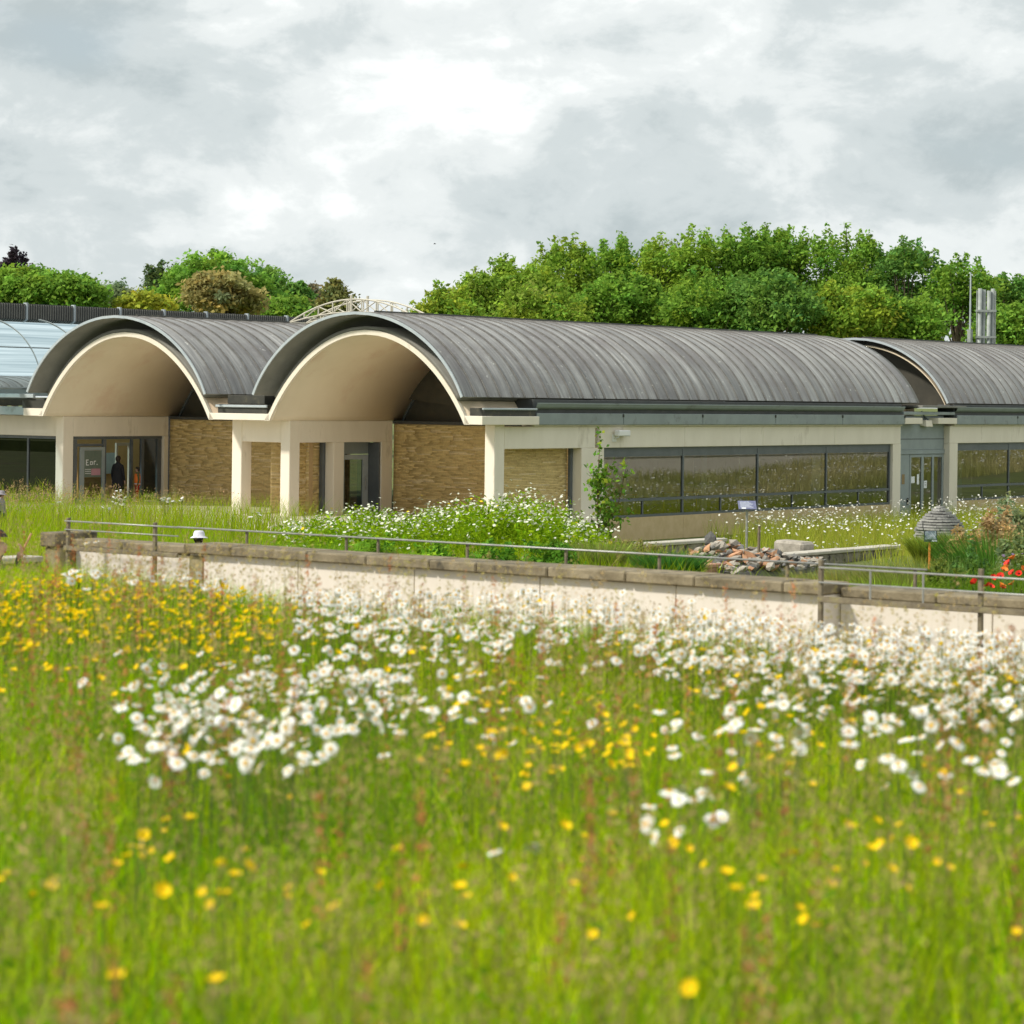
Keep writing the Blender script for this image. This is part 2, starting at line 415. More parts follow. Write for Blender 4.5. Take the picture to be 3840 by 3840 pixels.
def bigmesh(name, V, F, m, col=None, parent=None, smooth=False):
    V = np.asarray(V, np.float32); F = np.asarray(F, np.int32)
    k = F.shape[1]
    me = bpy.data.meshes.new(name)
    me.vertices.add(len(V)); me.vertices.foreach_set('co', V.ravel())
    me.loops.add(F.size); me.loops.foreach_set('vertex_index', F.ravel())
    me.polygons.add(len(F))
    me.polygons.foreach_set('loop_start', np.arange(0, F.size, k, dtype=np.int32))
    me.polygons.foreach_set('loop_total', np.full(len(F), k, np.int32))
    if smooth: me.polygons.foreach_set('use_smooth', np.ones(len(F), bool))
    if col is not None:
        a = me.color_attributes.new('Col', 'FLOAT_COLOR', 'POINT')
        c4 = np.ones((len(V), 4), np.float32); c4[:, :3] = col
        a.data.foreach_set('color', c4.ravel())
    me.materials.append(MATS[m])
    me.update(calc_edges=True)
    o = bpy.data.objects.new(name, me); COL.objects.link(o)
    if parent: o.parent = parent
    return o

def tag(o, label=None, cat=None, group=None, kind=None):
    if label: o['label'] = label
    if cat: o['category'] = cat
    if group: o['group'] = group
    if kind: o['kind'] = kind
    return o

def empty(name, loc=(0, 0, 0), rz=0.0):
    o = bpy.data.objects.new(name, None); COL.objects.link(o)
    o.location = loc; o.rotation_euler = (0, 0, rz); o.empty_display_size = 0.2
    return o

def copy_tree(o, parent=None):
    c = o.copy(); COL.objects.link(c)
    if parent is not None: c.parent = parent
    for ch in list(o.children): copy_tree(ch, c)
    return c

# ------------------------------------------------------------------ ground
def build_ground():
    q = np.unique(np.concatenate([np.linspace(-900, -20, 14), np.arange(-20, 0, 2.0), np.arange(0, 10.8, 0.6), np.arange(10.8, 13.4, 0.15),
                                  np.arange(13.4, 16.5, 0.8), [Q_WALL + 0.09, Q_WALL + 0.11], np.arange(17, 34, 1.0), np.arange(34, 80, 1.5), np.arange(80, 170, 8.0), np.linspace(180, 1400, 14)]))
    t = np.unique(np.concatenate([np.linspace(-1200, -90, 14), np.arange(-90, 60, 1.5), np.linspace(60, 1200, 16)]))
    Q, T = np.meshgrid(q, t, indexing='ij')
    X = Q * AX[0] + T * BX[0]; Y = Q * AX[1] + T * BX[1]
    V = np.stack([X, Y, H(X, Y)], -1).reshape(-1, 3)
    ni, nj = Q.shape
    i, j = np.meshgrid(np.arange(ni - 1), np.arange(nj - 1), indexing='ij')
    a = (i * nj + j).ravel()
    F = np.stack([a, a + nj, a + nj + 1, a + 1], 1)[:, ::-1]
    o = bigmesh('ground', V, F, 'ground', smooth=True)
    tag(o, kind='structure')
    # gravel path below the wall
    m = MB()
    qa, qb = Q_EDGE + 1.6, Q_WALL - 0.35
    P = [AX * qa + BX * -60, AX * qa + BX * 50, AX * qb + BX * 50, AX * qb + BX * -60]
    m.add([(p[0], p[1], 1.006) for p in P], [(0, 1, 2, 3)])
    tag(m.build('path', 'gravelpath'), kind='structure')
build_ground()

# ------------------------------------------------------------------ the vaulted building
def gprof(t, w):
    return (1 - w) * np.sqrt(t) + w * np.sqrt(np.clip(1 - (1 - t) ** 2, 0, 1))

def arch(half, z_apex, z_foot, w, n=26):
    """profile from left foot over the apex to the right foot, (x, z) points"""
    s = np.linspace(0, 1, n) ** 1.35
    x = half * gprof(s, w); z = z_apex - (z_apex - z_foot) * s
    left = np.stack([-x[::-1], z[::-1]], 1); right = np.stack([x[1:], z[1:]], 1)
    return np.concatenate([left, right])

def offset_prof(p, d):
    tg = np.gradient(p, axis=0); nrm = np.stack([-tg[:, 1], tg[:, 0]], 1)
    nrm /= np.linalg.norm(nrm, axis=1)[:, None]
    return p + nrm * d

def extrude_prof(m, inner, outer, uc, v0, v1):
    """solid shell between two profiles, extruded along v"""
    n = len(inner)
    vs = []
    for v in (v0, v1):
        vs += [(uc + p[0], v, p[1]) for p in inner] + [(uc + p[0], v, p[1]) for p in outer]
    fs = []
    k = 2 * n
    for i in range(n - 1):
        fs.append((i, i + 1, n + i + 1, n + i))                       # front ring
        fs.append((k + i, k + n + i, k + n + i + 1, k + i + 1))       # back ring
        fs.append((i, k + i, k + i + 1, i + 1))                       # inner
        fs.append((n + i, n + i + 1, k + n + i + 1, k + n + i))       # outer
    fs.append((0, n, k + n, k)); fs.append((n - 1, k + n - 1, k + 2 * n - 1, 2 * n - 1))
    return m.add(vs, fs)

BLD = empty('vaulted_building', (BO[0], BO[1], 0), -TH)
tag(BLD, 'long low building with grey barrel-vaulted metal roofs, cream concrete frame and honey brick walls', 'building')

Z_SP, Z_BB, Z_AP = 3.2, 2.47, 6.68
UC2, UC1 = -4.1, -15.07
MET = arch(4.4, Z_AP, 4.05, 0.45)
PW = 0.62

def metal_roof(uc, v0, v1, name='barrel_roof', label=None):
    shell_in = offset_prof(MET, -0.07) if offset_prof(MET, -0.07)[len(MET) // 2, 1] < Z_AP else offset_prof(MET, 0.07)
    m = MB(); extrude_prof(m, shell_in, MET, uc, v0 + 0.05, v1)
    ro = m.build(name, 'leadunder', BLD, smooth=True)
    if label: ro['label'] = label
    # front edge trim
    d_in, d_out = -0.055, 0.03
    a_in = offset_prof(MET, d_in); a_out = offset_prof(MET, d_out)
    if a_in[len(MET) // 2, 1] > a_out[len(MET) // 2, 1]: a_in, a_out = offset_prof(MET, 0.055), offset_prof(MET, -0.03)
    m = MB(); extrude_prof(m, a_in, a_out, uc, v0, v0 + 0.045)
    m.build('edge_trim', 'trimzinc', ro)
    # standing-seam sheets, one object each
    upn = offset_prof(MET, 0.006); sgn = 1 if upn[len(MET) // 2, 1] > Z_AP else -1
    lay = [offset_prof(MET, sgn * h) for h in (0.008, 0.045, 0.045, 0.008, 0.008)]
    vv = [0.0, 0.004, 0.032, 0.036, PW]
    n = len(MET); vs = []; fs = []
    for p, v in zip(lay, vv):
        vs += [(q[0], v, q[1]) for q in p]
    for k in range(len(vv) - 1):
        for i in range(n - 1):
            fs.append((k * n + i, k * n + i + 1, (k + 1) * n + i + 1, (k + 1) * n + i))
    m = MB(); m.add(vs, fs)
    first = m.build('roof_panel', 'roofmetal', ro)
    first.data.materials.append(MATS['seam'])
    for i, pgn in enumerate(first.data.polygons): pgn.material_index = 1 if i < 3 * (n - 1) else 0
    cnt = int((v1 - v0 - 0.05) / PW)
    for k in range(cnt):
        o = first if k == 0 else first.copy()
        if k: COL.objects.link(o); o.parent = ro
        o.location = (uc, v0 + 0.05 + k * PW, rnd.uniform(0, 0.006))
    # ridge roll
    m = MB()
    m.tube([(uc - 0.35, v0 + 1.4, Z_AP + 0.07), (uc - 0.35, v1, Z_AP + 0.07)], 0.055, 6)
    m.build('ridge_cap', 'darklead', ro)
    return ro

V_END2 = 28.3
V_ST3, V_END3 = 30.65, 47.0
metal_roof(UC1, -0.5, 27.0)
metal_roof(UC2, -0.5, V_END2)
metal_roof(UC2, V_ST3, V_END3)

# concrete porch vaults
CIN = arch(4.1, 6.0, 3.2, 0.25, 24)
def _out(p, d):
    a = offset_prof(p, d); return a if a[len(p) // 2, 1] > p[len(p) // 2, 1] else offset_prof(p, -d)
def porch(uc):
    m = MB(); c2 = _out(CIN, 0.15); c2[0] = (-4.32, 3.2); c2[-1] = (4.32, 3.2)
    extrude_prof(m, CIN, c2, uc, 0.0, 0.12)
    o = m.build('arch_rim', 'concrete', BLD)
    m = MB(); c3 = _out(CIN, 0.13)
    extrude_prof(m, CIN * [1.0, 1.0] + [0, 0.003], c3, uc, 0.1, 7.0)
    o2 = m.build('porch_vault', 'soffit', BLD, smooth=True)
    ok_ = CIN[:, 1] > 3.75; m = MB(); extrude_prof(m, _out(CIN, 0.152)[ok_], _out(CIN, 0.27)[ok_], uc, 0.04, 6.5)
    m.build('vault_lining', 'leadunder', BLD, smooth=True)
    # lunette behind the porch
    m = MB(); n = len(CIN)
    vs = [(uc + p[0], 6.78, p[1]) for p in CIN] + [(uc, 6.78, 3.2)]
    fs = [(i, i + 1, n) for i in range(n - 1)]
    m.add(vs, fs); lu = m.build('lunette', 'lunette', BLD)
    m = MB(); extrude_prof(m, _out(CIN, -0.0), _out(CIN, 0.02), uc, 6.2, 6.27)
    ci = offset_prof(CIN, 0.07); ci = ci if ci[n // 2, 1] < CIN[n // 2, 1] else offset_prof(CIN, -0.07)
    m = MB(); extrude_prof(m, ci, CIN, uc, 6.70, 6.77); m.build('lunette_frame', 'framegrey', lu)
    m = MB(); m.box(uc - 4.1, uc + 4.1, 6.22, 6.80, 3.1, 3.2); m.build('sill_band', 'darkpanel', lu)
porch(UC2); porch(UC1)

def brick_wall(p0, p1, z0, z1, normal, name='brick_wall'):
    """wall from p0 to p1 (u, v) with a face of long thin bricks standing proud on the side of normal"""
    p0 = np.array(p0, float); p1 = np.array(p1, float); nrm = np.array(normal, float)
    d = p1 - p0; Ln = np.linalg.norm(d); d /= Ln
    m = MB(); c = (p0 + p1) / 2 - nrm * 0.11
    m.obox(c, d, nrm, Ln / 2, 0.10, z0, z1)
    w = m.build(name, 'mortar', BLD)
    hgt = 0.052
    V = []; F = []; CB = []
    nrow = int((z1 - z0) / hgt)
    k = 0
    for r in range(nrow):
        s = -rnd.uniform(0, 0.3)
        while s < Ln:
            l = rnd.uniform(0.35, 1.1)
            a, b = max(s, 0.0), min(s + l - 0.009, Ln)
            if b - a > 0.03:
                pr = rnd.uniform(0.002, 0.008)
                za, zb = z0 + r * hgt + 0.003, z0 + (r + 1) * hgt - 0.005
                A = p0 + d * a; Bq = p0 + d * b
                f0 = -nrm * 0.02; f1 = nrm * pr
                for z in (za, zb):
                    for q in (A + f0, Bq + f0, Bq + f1, A + f1):
                        V.append((q[0], q[1], z))
                F += [(k, k + 3, k + 2, k + 1), (k + 4, k + 5, k + 6, k + 7), (k + 1, k + 2, k + 6, k + 5), (k + 2, k + 3, k + 7, k + 6), (k + 3, k, k + 4, k + 7)]
                k += 8
                q_ = rnd.random(); tone = (0.78, 0.63, 0.36) if q_ < 0.13 else ((0.60, 0.45, 0.20) if q_ < 0.28 else (0.70, 0.54, 0.25))
                w_ = rnd.uniform(0.92, 1.08); CB += [tuple(w_ * c_ for c_ in tone)] * 8
            s += l
    o = bigmesh('brickwork', V, F, 'brickcol', np.array(CB), parent=w)
    o['kind'] = 'stuff'
    return w

def bx(name, m, x0, x1, y0, y1, z0, z1, parent=None, bevel=0.012):
    return MB().box(x0, x1, y0, y1, z0, z1).build(name, m, parent or BLD, bevel=bevel)

# porch end walls, side bricks
brick_wall((-8.2, 6.3), (0.43, 6.3), -0.4, 3.1, (0, -1))
brick_wall((-19.2, 6.3), (-10.4, 6.3), -0.4, 3.1, (0, -1))
brick_wall((-10.35, 2.4), (-8.62, 2.4), -0.3, 3.1, (0, -1))
brick_wall((-8.75, 3.2), (-8.75, 1.5), -0.3, 2.5, (1, 0))
brick_wall((-0.05, 1.5), (-0.05, 5.4), -0.9, 2.5, (1, 0))
# columns
for (u0, u1) in ((0.03, 0.43), (-8.62, -8.2), (-10.85, -10.4), (-19.6, -19.2)):
    bx('column', 'concrete', u0, u1, 1.0, 1.5, -0.6, Z_SP, bevel=0.02)
bx('column', 'concrete', -8.6, -8.205, 3.2, 3.72, -0.4, Z_BB)
bx('column', 'concrete', -8.6, -8.205, 5.66, 6.24, -0.4, Z_BB)
bx('column', 'concrete', -19.6, -19.205, 6.0, 6.24, -0.4, Z_BB)
# side beams of the porches
bx('beam', 'concrete', -8.615, -8.21, 1.5, 6.24, Z_BB, Z_SP - 0.004)
bx('beam', 'concrete', -19.595, -19.21, 1.5, 6.24, Z_BB, Z_SP - 0.004)
bx('beam', 'concrete', -10.4, -8.62, 1.02, 1.42, Z_BB, Z_SP - 0.004)
bx('beam', 'concrete', -27.0, -19.6, 1.3, 1.7, Z_BB, Z_SP - 0.002)
# feet of the arches: cream slabs, gutters over them
bx('arch_foot', 'concrete', 0.0, 0.72, 0.0, 2.9, Z_SP, 3.47)
bx('arch_foot', 'concrete', -10.97, -8.2, 0.0, 2.9, Z_SP, 3.42)
bx('arch_foot', 'concrete', -20.2, -19.2, 0.0, 2.9, Z_SP, 3.47)
bx('valley_slab', 'concrete', -10.9, -8.25, 2.9, 28.0, Z_SP, 3.4)
bx('valley_gutter', 'darklead', -10.7, -8.45, 0.15, 28.0, 3.425, 3.72)
bx('gutter_lip', 'trimzinc', -10.75, -8.4, 0.08, 0.14, 3.62, 3.70)
bx('valley_gutter', 'darklead', -10.4, -8.7, 0.3, 28.0, 3.73, 4.02)
bx('gutter', 'darklead', 0.02, 0.6, 0.25, 2.85, 3.475, 3.72)
bx('gutter_lip', 'trimzinc', 0.62, 0.68, 0.1, 2.85, 3.66, 3.72)
bx('gutter', 'darklead', -20.5, -19.25, 0.2, 24.0, 3.475, 3.8)
bx('gutter_lip', 'trimzinc', -27.0, -19.8, 0.1, 0.22, 3.84, 3.98)
bx('fascia_panel', 'greymetal', -27.0, -20.25, 0.3, 0.42, 3.22, 3.52)
bx('roof_deck', 'darklead', -27.0, -19.6, 0.4, 1.9, 3.55, 3.84)

# long side wall: beam, ledge, fascia, gutter
def side_wall(v0, v1, beam_v0, first_col):
    nb = max(1, round((v1 - beam_v0) / 4.9)); sb_ = (v1 - beam_v0) / nb
    for k in range(nb): bx('beam', 'concrete', 0.02, 0.43, beam_v0 + k * sb_ + (0.006 if k else 0), beam_v0 + (k + 1) * sb_ - 0.006, Z_BB - 0.03, 3.14)
    bx('beam_ledge', 'concrete', 0.0, 0.50, first_col, v1, 3.143, 3.215)
    n = max(1, round((v1 - first_col) / 4.9)); st = (v1 - first_col) / n
    for k in range(n):
        f = bx('fascia_panel', 'greymetal', 0.56, 0.60, first_col + k * st + 0.012, first_col + (k + 1) * st - 0.012, 3.20, 3.57)
        br = MB(); br.box(0.6, 0.63, first_col + (k + 1) * st - 0.06, first_col + (k + 1) * st + 0.0, 3.45, 3.55); br.build('bracket', 'darklead', f)
    bx('gutter_back', 'darkpanel', -0.3, 0.45, first_col, v1, 3.22, 4.0)
    # half-round gutter
    m = MB(); pr = [(0.42 + 0.17 * math.cos(a), 3.83 + 0.14 * math.sin(a)) for a in np.linspace(math.pi, 2 * math.pi, 9)]
    pr = [(0.40, 3.90)] + pr[1:-1] + [(0.62, 3.90), (0.62, 3.86)]
    vs = [(p[0], v, p[1]) for v in (first_col, v1) for p in pr]; k = len(pr)
    m.add(vs, [(i, i + 1, k + i + 1, k + i) for i in range(k - 1)])
    m.build('gutter', 'greymetal', BLD)
side_wall(1.5, 26.6, 1.5, 2.92)
side_wall(30.6, V_END3, 30.6, 30.9)
bx('column', 'concrete', 0.03, 0.44, 5.55, 6.80, -1.0, Z_BB - 0.034)
bx('column', 'concrete', 0.02, 0.44, 25.98, 26.6, -1.0, Z_BB - 0.034)
bx('column', 'concrete', 0.02, 0.44, 30.6, 31.28, -1.0, Z_BB - 0.034)
bx('slit', 'framegrey', -0.02, 0.1, 5.42, 5.54, -0.5, Z_BB - 0.034)

# ribbon windows of the long side
def ribbon(v0, v1, n, zs=0.10, zt=Z_BB - 0.035):
    st = (v1 - v0) / n; u = 0.30
    m = MB()
    m.box(u - 0.06, u + 0.03, v0, v1, zs, zs + 0.085)
    m.box(u - 0.06, u + 0.03, v0, v1, zt - 0.07, zt)
    m.box(u - 0.06, u + 0.05, v0 + 0.07, v1 - 0.07, 0.64, 0.735)
    for k in range(n + 1):
        c = min(max(v0 + k * st, v0 + 0.045), v1 - 0.045)
        m.box(u - 0.065, u + 0.035, c - 0.045, c + 0.045, zs + 0.087, zt - 0.072)
    for k in range(n):
        c = v0 + (k + 0.5) * st
        m.box(u - 0.05, u + 0.028, c - 0.035, c + 0.035, zs + 0.09, 0.638)
    fr = m.build('window', 'framegrey', BLD)
    for k in range(n):
        a, b = v0 + k * st + 0.05, v0 + (k + 1) * st - 0.05
        g = MB(); g.add([(u, a, 0.74), (u, b, 0.74), (u, b, zt - 0.075), (u, a, zt - 0.075)], [(0, 1, 2, 3)]); g.build('pane', 'glass_window', fr)
        for (c, d) in ((a, v0 + (k + 0.5) * st - 0.036), (v0 + (k + 0.5) * st + 0.036, b)):
            g = MB(); g.add([(u, c, zs + 0.088), (u, d, zs + 0.088), (u, d, 0.637), (u, c, 0.637)], [(0, 1, 2, 3)]); g.build('pane', 'glass_window', fr)
    bl = MB(); bl.box(u - 0.02, u + 0.02, v0 + 0.06, v1 - 0.06, zt - 0.30, zt - 0.06); bl.build('head_panel', 'framegrey', fr)
    # plinth of brick below, in bays
    for k in range(n):
        bx('plinth', 'plinth', 0.05, 0.36, v0 + k * st + 0.006, v0 + (k + 1) * st - 0.006, -1.3, zs - 0.004, bevel=0.006)
ribbon(6.82, 25.96, 4)
ribbon(31.3, 45.5, 3)

# rooms behind the windows
def room(u0, u1, v0, v1):
    bx('floor_slab', 'innerfloor', u0, u1, v0, v1, -0.3, -0.02, bevel=0)
    bx('ceiling_slab', 'innerceil', u0, u1, v0, v1, 2.92, 3.1, bevel=0)
    bx('inner_wall', 'innerwall', u0 - 0.2, u0, v0, v1, -0.02, 2.92, bevel=0)
    bx('inner_wall', 'innerwall', u0, u1, v0 - 0.2, v0 - 0.01, -0.02, 2.92, bevel=0)
    bx('inner_wall', 'innerwall', u0, u1, v1 + 0.01, v1 + 0.2, -0.02, 2.92, bevel=0)
room(-6.8, -0.1, 6.6, 26.3)
room(-6.8, -0.1, 31.0, 46.4)
for (u, v, hw) in ((-1.3, 22.6, 0.33), (-3.2, 13.0, 0.18), (-3.2, 18.0, 0.18), (-2.6, 33.4, 0.25), (-3.0, 37.5, 0.25)):
    bx('inner_column', 'palecol', u - hw, u + hw, v - hw, v + hw, -0.02, 2.92, bevel=0.01)
for (u, v) in ((-2.2, 9.5), (-2.2, 11.3), (-2.2, 15.2), (-2.2, 19.6), (-2.4, 34.5)):
    d = MB(); d.box(u - 0.35, u + 0.35, v - 0.7, v + 0.7, 0.70, 0.74)
    for a in (-0.3, 0.3):
        for b in (-0.62, 0.62): d.box(u + a - 0.02, u + a + 0.02, v + b - 0.02, v + b + 0.02, -0.02, 0.70)
    d.build('desk', 'tanwall', BLD)

# recessed grey door bay between the two long vaults
bx('door_surround', 'doorgrey', 0.12, 0.18, 26.62, 30.58, 2.2, 3.20, bevel=0.006)
bx('surround_joint', 'framegrey', 0.18, 0.188, 26.62, 30.58, 2.60, 2.64, bevel=0)
bx('door_lintel', 'doorgrey', 0.12, 0.22, 26.62, 30.58, 2.02, 2.195, bevel=0.006)
bx('solid_leaf', 'doorgrey', 0.14, 0.19, 26.70, 27.75, -0.7, 2.015, bevel=0.006)
bx('name_plate', 'brownplate', 0.192, 0.20, 27.14, 27.36, 0.85, 1.24, bevel=0)
bx('handle', 'black', 0.192, 0.24, 27.55, 27.63, 0.05, 0.30, bevel=0.01)
dm = MB()
for (a, b) in ((27.78, 27.90), (28.72, 28.92), (29.60, 29.76), (30.42, 30.56)):
    dm.box(0.14, 0.19, a, b, -0.7, 2.01)
dm.box(0.145, 0.185, 27.9, 30.42, 1.90, 2.005); dm.box(0.145, 0.185, 27.9, 30.42, -0.7, -0.5)
dr = dm.build('glazed_door', 'doorgrey', BLD)
for (a, b) in ((27.9, 28.72), (28.92, 29.6), (29.76, 30.42)):
    g = MB(); g.add([(0.165, a, -0.5), (0.165, b, -0.5), (0.165, b, 1.9), (0.165, a, 1.9)], [(0, 1, 2, 3)]); g.build('pane', 'glass_window', dr)
for (a, b, z0, z1) in ((27.93, 28.22, 0.88, 1.14), (28.40, 28.58, 0.82, 1.22), (28.98, 29.22, 0.66, 0.96)):
    g = MB(); g.box(0.168, 0.172, a, b, z0, z1); g.build('notice', 'paper', dr)
for z in (0.74, 0.80, 0.87):
    g = MB(); g.box(0.1725, 0.1735, 29.03, 29.17, z, z + 0.02); g.build('print_line', 'framegrey', dr)
room(-6.8, 0.05, 26.75, 30.5)
bx('bay_roof', 'greymetal', -4.5, 0.5, 26.7, 30.9, 3.58, 3.70)
bx('bay_roof', 'leadunder', -8.2, 0.62, V_END2 - 0.3, V_ST3 + 1.0, 3.86, 3.95)
bx('bay_band', 'doorgrey', 0.1, 0.2, 26.7, 30.5, 3.215, 3.55)
bx('arch_foot', 'concrete', 0.05, 0.62, 26.62, 28.0, 3.22, 3.46)
bx('arch_foot', 'concrete', 0.05, 0.62, 29.3, 30.86, 3.22, 3.46)
# closing walls of the long vaults
for (v, mm) in ((V_END2 - 0.9, 'lunette'), (V_ST3 + 1.0, 'lunette'), (V_END3 - 0.5, 'lunette'), (0.9 + 5.6, 'lunette')):
    p = offset_prof(MET, 0.07); p = p if p[len(MET) // 2, 1] < Z_AP else offset_prof(MET, -0.07)
    n = len(p); m = MB(); m.add([(UC2 + q[0], v, q[1]) for q in p] + [(UC2, v, 3.6)], [(i, i + 1, n) for i in range(n - 1)])
    m.build('gable_panel', mm, BLD)
# inner soffit under the third vault's front edge
ps = offset_prof(MET, 0.25); ps = ps if ps[len(MET) // 2, 1] < Z_AP else offset_prof(MET, -0.25)
m = MB(); extrude_prof(m, offset_prof(ps, 0.0) - [0, 0.06], ps, UC2, V_ST3 + 0.25, V_ST3 + 1.0); m.build('vault_rim', 'soffit', BLD)

# glazed entrance of the first porch (in its left-hand side)
def entrance():
    u = -19.36
    m = MB()
    m.box(u - 0.05, u + 0.05, 1.6, 6.0, 2.36, Z_BB - 0.003)
    for (a, b) in ((1.6, 1.78), (3.05, 3.20), (4.45, 4.54), (4.98, 5.10), (5.78, 5.98)):
        m.box(u - 0.05, u + 0.05, a, b, -0.05, 2.355)
    m.box(u - 0.04, u + 0.04, 1.78, 3.05, 2.1, 2.2)
    dr = m.build('entrance_screen', 'framegrey', BLD)
    g = MB(); g.add([(u, 5.10, 0), (u, 5.78, 0), (u, 5.78, 2.35), (u, 5.10, 2.35)], [(0, 1, 2, 3)]); g.build('pane', 'glass_door', dr)
    # open leaf with lettering panel
    lf = MB()
    lf.box(u + 0.08, u + 0.13, 1.86, 2.06, 0.0, 2.08); lf.box(u + 0.08, u + 0.13, 2.92, 3.06, 0.0, 2.08)
    lf.box(u + 0.085, u + 0.125, 2.06, 2.92, 1.96, 2.08); lf.box(u + 0.085, u + 0.125, 2.06, 2.92, 0.0, 0.14)
    lo = lf.build('door_leaf', 'doorgrey', BLD)
    g = MB(); g.add([(u + 0.1, 2.06, 0.14), (u + 0.1, 2.92, 0.14), (u + 0.1, 2.92, 0.98), (u + 0.1, 2.06, 0.98)], [(0, 1, 2, 3)]); g.build('pane', 'glass_dark', lo)
    g = MB(); g.box(u + 0.095, u + 0.105, 2.06, 2.92, 0.99, 1.955); g.build('poster_panel', 'posterpanel', lo)
    pk = MB(); pk.box(u + 0.106, u + 0.112, 2.42, 2.86, 1.06, 1.30); pk.build('pink_block', 'pinkprint', lo)
    wl = MB()
    for (a, b, z0, z1) in ((2.16, 2.19, 1.42, 1.62), (2.16, 2.28, 1.60, 1.63), (2.16, 2.26, 1.52, 1.545), (2.16, 2.30, 1.42, 1.445),
                           (2.36, 2.385, 1.44, 1.56), (2.36, 2.47, 1.54, 1.565), (2.36, 2.47, 1.44, 1.46), (2.455, 2.48, 1.44, 1.56),
                           (2.54, 2.565, 1.44, 1.57), (2.54, 2.64, 1.555, 1.58), (2.68, 2.715, 1.43, 1.465),
                           (2.12, 2.40, 1.27, 1.285), (2.12, 2.40, 1.20, 1.215), (2.12, 2.40, 1.12, 1.135)):
        wl.box(u + 0.106, u + 0.111, a, b, z0, z1)
    wl.build('lettering', 'paper', lo)
    # lobby behind
    bx('floor_slab', 'innerfloor', -26.8, -19.62, 1.8, 12.0, -0.3, -0.01, bevel=0)
    bx('inner_wall', 'innerwall', -27.0, -26.8, 1.8, 12.0, 0, 3.2, bevel=0)
    bx('inner_wall', 'tanwall', -23.2, -23.0, 5.2, 8.4, 0, 2.9, bevel=0)
    bx('door_frame', 'lattice', -20.3, -20.22, 4.56, 4.64, 0, 2.2, bevel=0)
    bx('door_frame', 'lattice', -20.3, -20.22, 5.2, 5.28, 0, 2.2, bevel=0)
    bx('door_frame', 'lattice', -20.3, -20.22, 4.64, 5.2, 2.1, 2.2, bevel=0)
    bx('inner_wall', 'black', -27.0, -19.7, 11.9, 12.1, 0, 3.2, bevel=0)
    bx('screen_panel', 'palecol', -22.97, -22.93, 5.6, 7.2, 0.95, 1.75, bevel=0)
entrance()
# second porch: recessed door between the posts
def side_door():
    u = -8.75
    bx('door_surround', 'doorgrey', u - 0.05, u, 3.72, 5.66, 2.05, 2.46, bevel=0.005)
    bx('door_reveal', 'doorgrey', u, u + 0.5, 3.73, 3.80, -0.2, 2.44, bevel=0.005)
    bx('door_reveal', 'framegrey', u, u + 0.5, 5.58, 5.65, -0.2, 2.44, bevel=0.005)
    m = MB(); m.box(u - 0.04, u + 0.03, 3.84, 4.14, -0.1, 2.03); m.box(u - 0.04, u + 0.03, 5.28, 5.56, -0.1, 2.03)
    m.box(u - 0.035, u + 0.025, 4.14, 5.28, 1.86, 2.025); m.box(u - 0.035, u + 0.025, 4.14, 5.28, -0.1, 0.12)
    dr = m.build('side_door', 'trimzinc', BLD)
    g = MB(); g.add([(u, 4.14, 0.12), (u, 5.28, 0.12), (u, 5.28, 1.86), (u, 4.14, 1.86)], [(0, 1, 2, 3)]); g.build('pane', 'glass_dark', dr)
    h = MB(); h.tube([(u + 0.06, 5.40, 0.8), (u + 0.06, 5.40, 1.3)], 0.02, 6); h.build('handle', 'steel', dr)
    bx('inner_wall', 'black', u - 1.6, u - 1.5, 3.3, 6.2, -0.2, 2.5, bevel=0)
    bx('slit', 'framegrey', u + 0.02, u + 0.15, 3.06, 3.19, -0.2, 2.46, bevel=0)
side_door()
# dark shopfront to the left of the first porch
def shopfront():
    m = MB(); v = 1.5
    m.box(-27, -19.62, v - 0.04, v + 0.04, 2.36, 2.466)
    for uu in (-19.68, -21.6, -23.6, -25.6): m.box(uu - 0.04, uu + 0.04, v - 0.035, v + 0.035, -0.3, 2.36)
    w = m.build('window', 'framegrey', BLD)
    for a, b in ((-21.56, -19.72), (-23.56, -21.64), (-25.56, -23.64)):
        g = MB(); g.add([(a, v, -0.3), (b, v, -0.3), (b, v, 2.36), (a, v, 2.36)], [(0, 1, 2, 3)]); g.build('pane', 'glass_dark', w)
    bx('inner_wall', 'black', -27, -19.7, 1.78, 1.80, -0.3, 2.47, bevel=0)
shopfront()
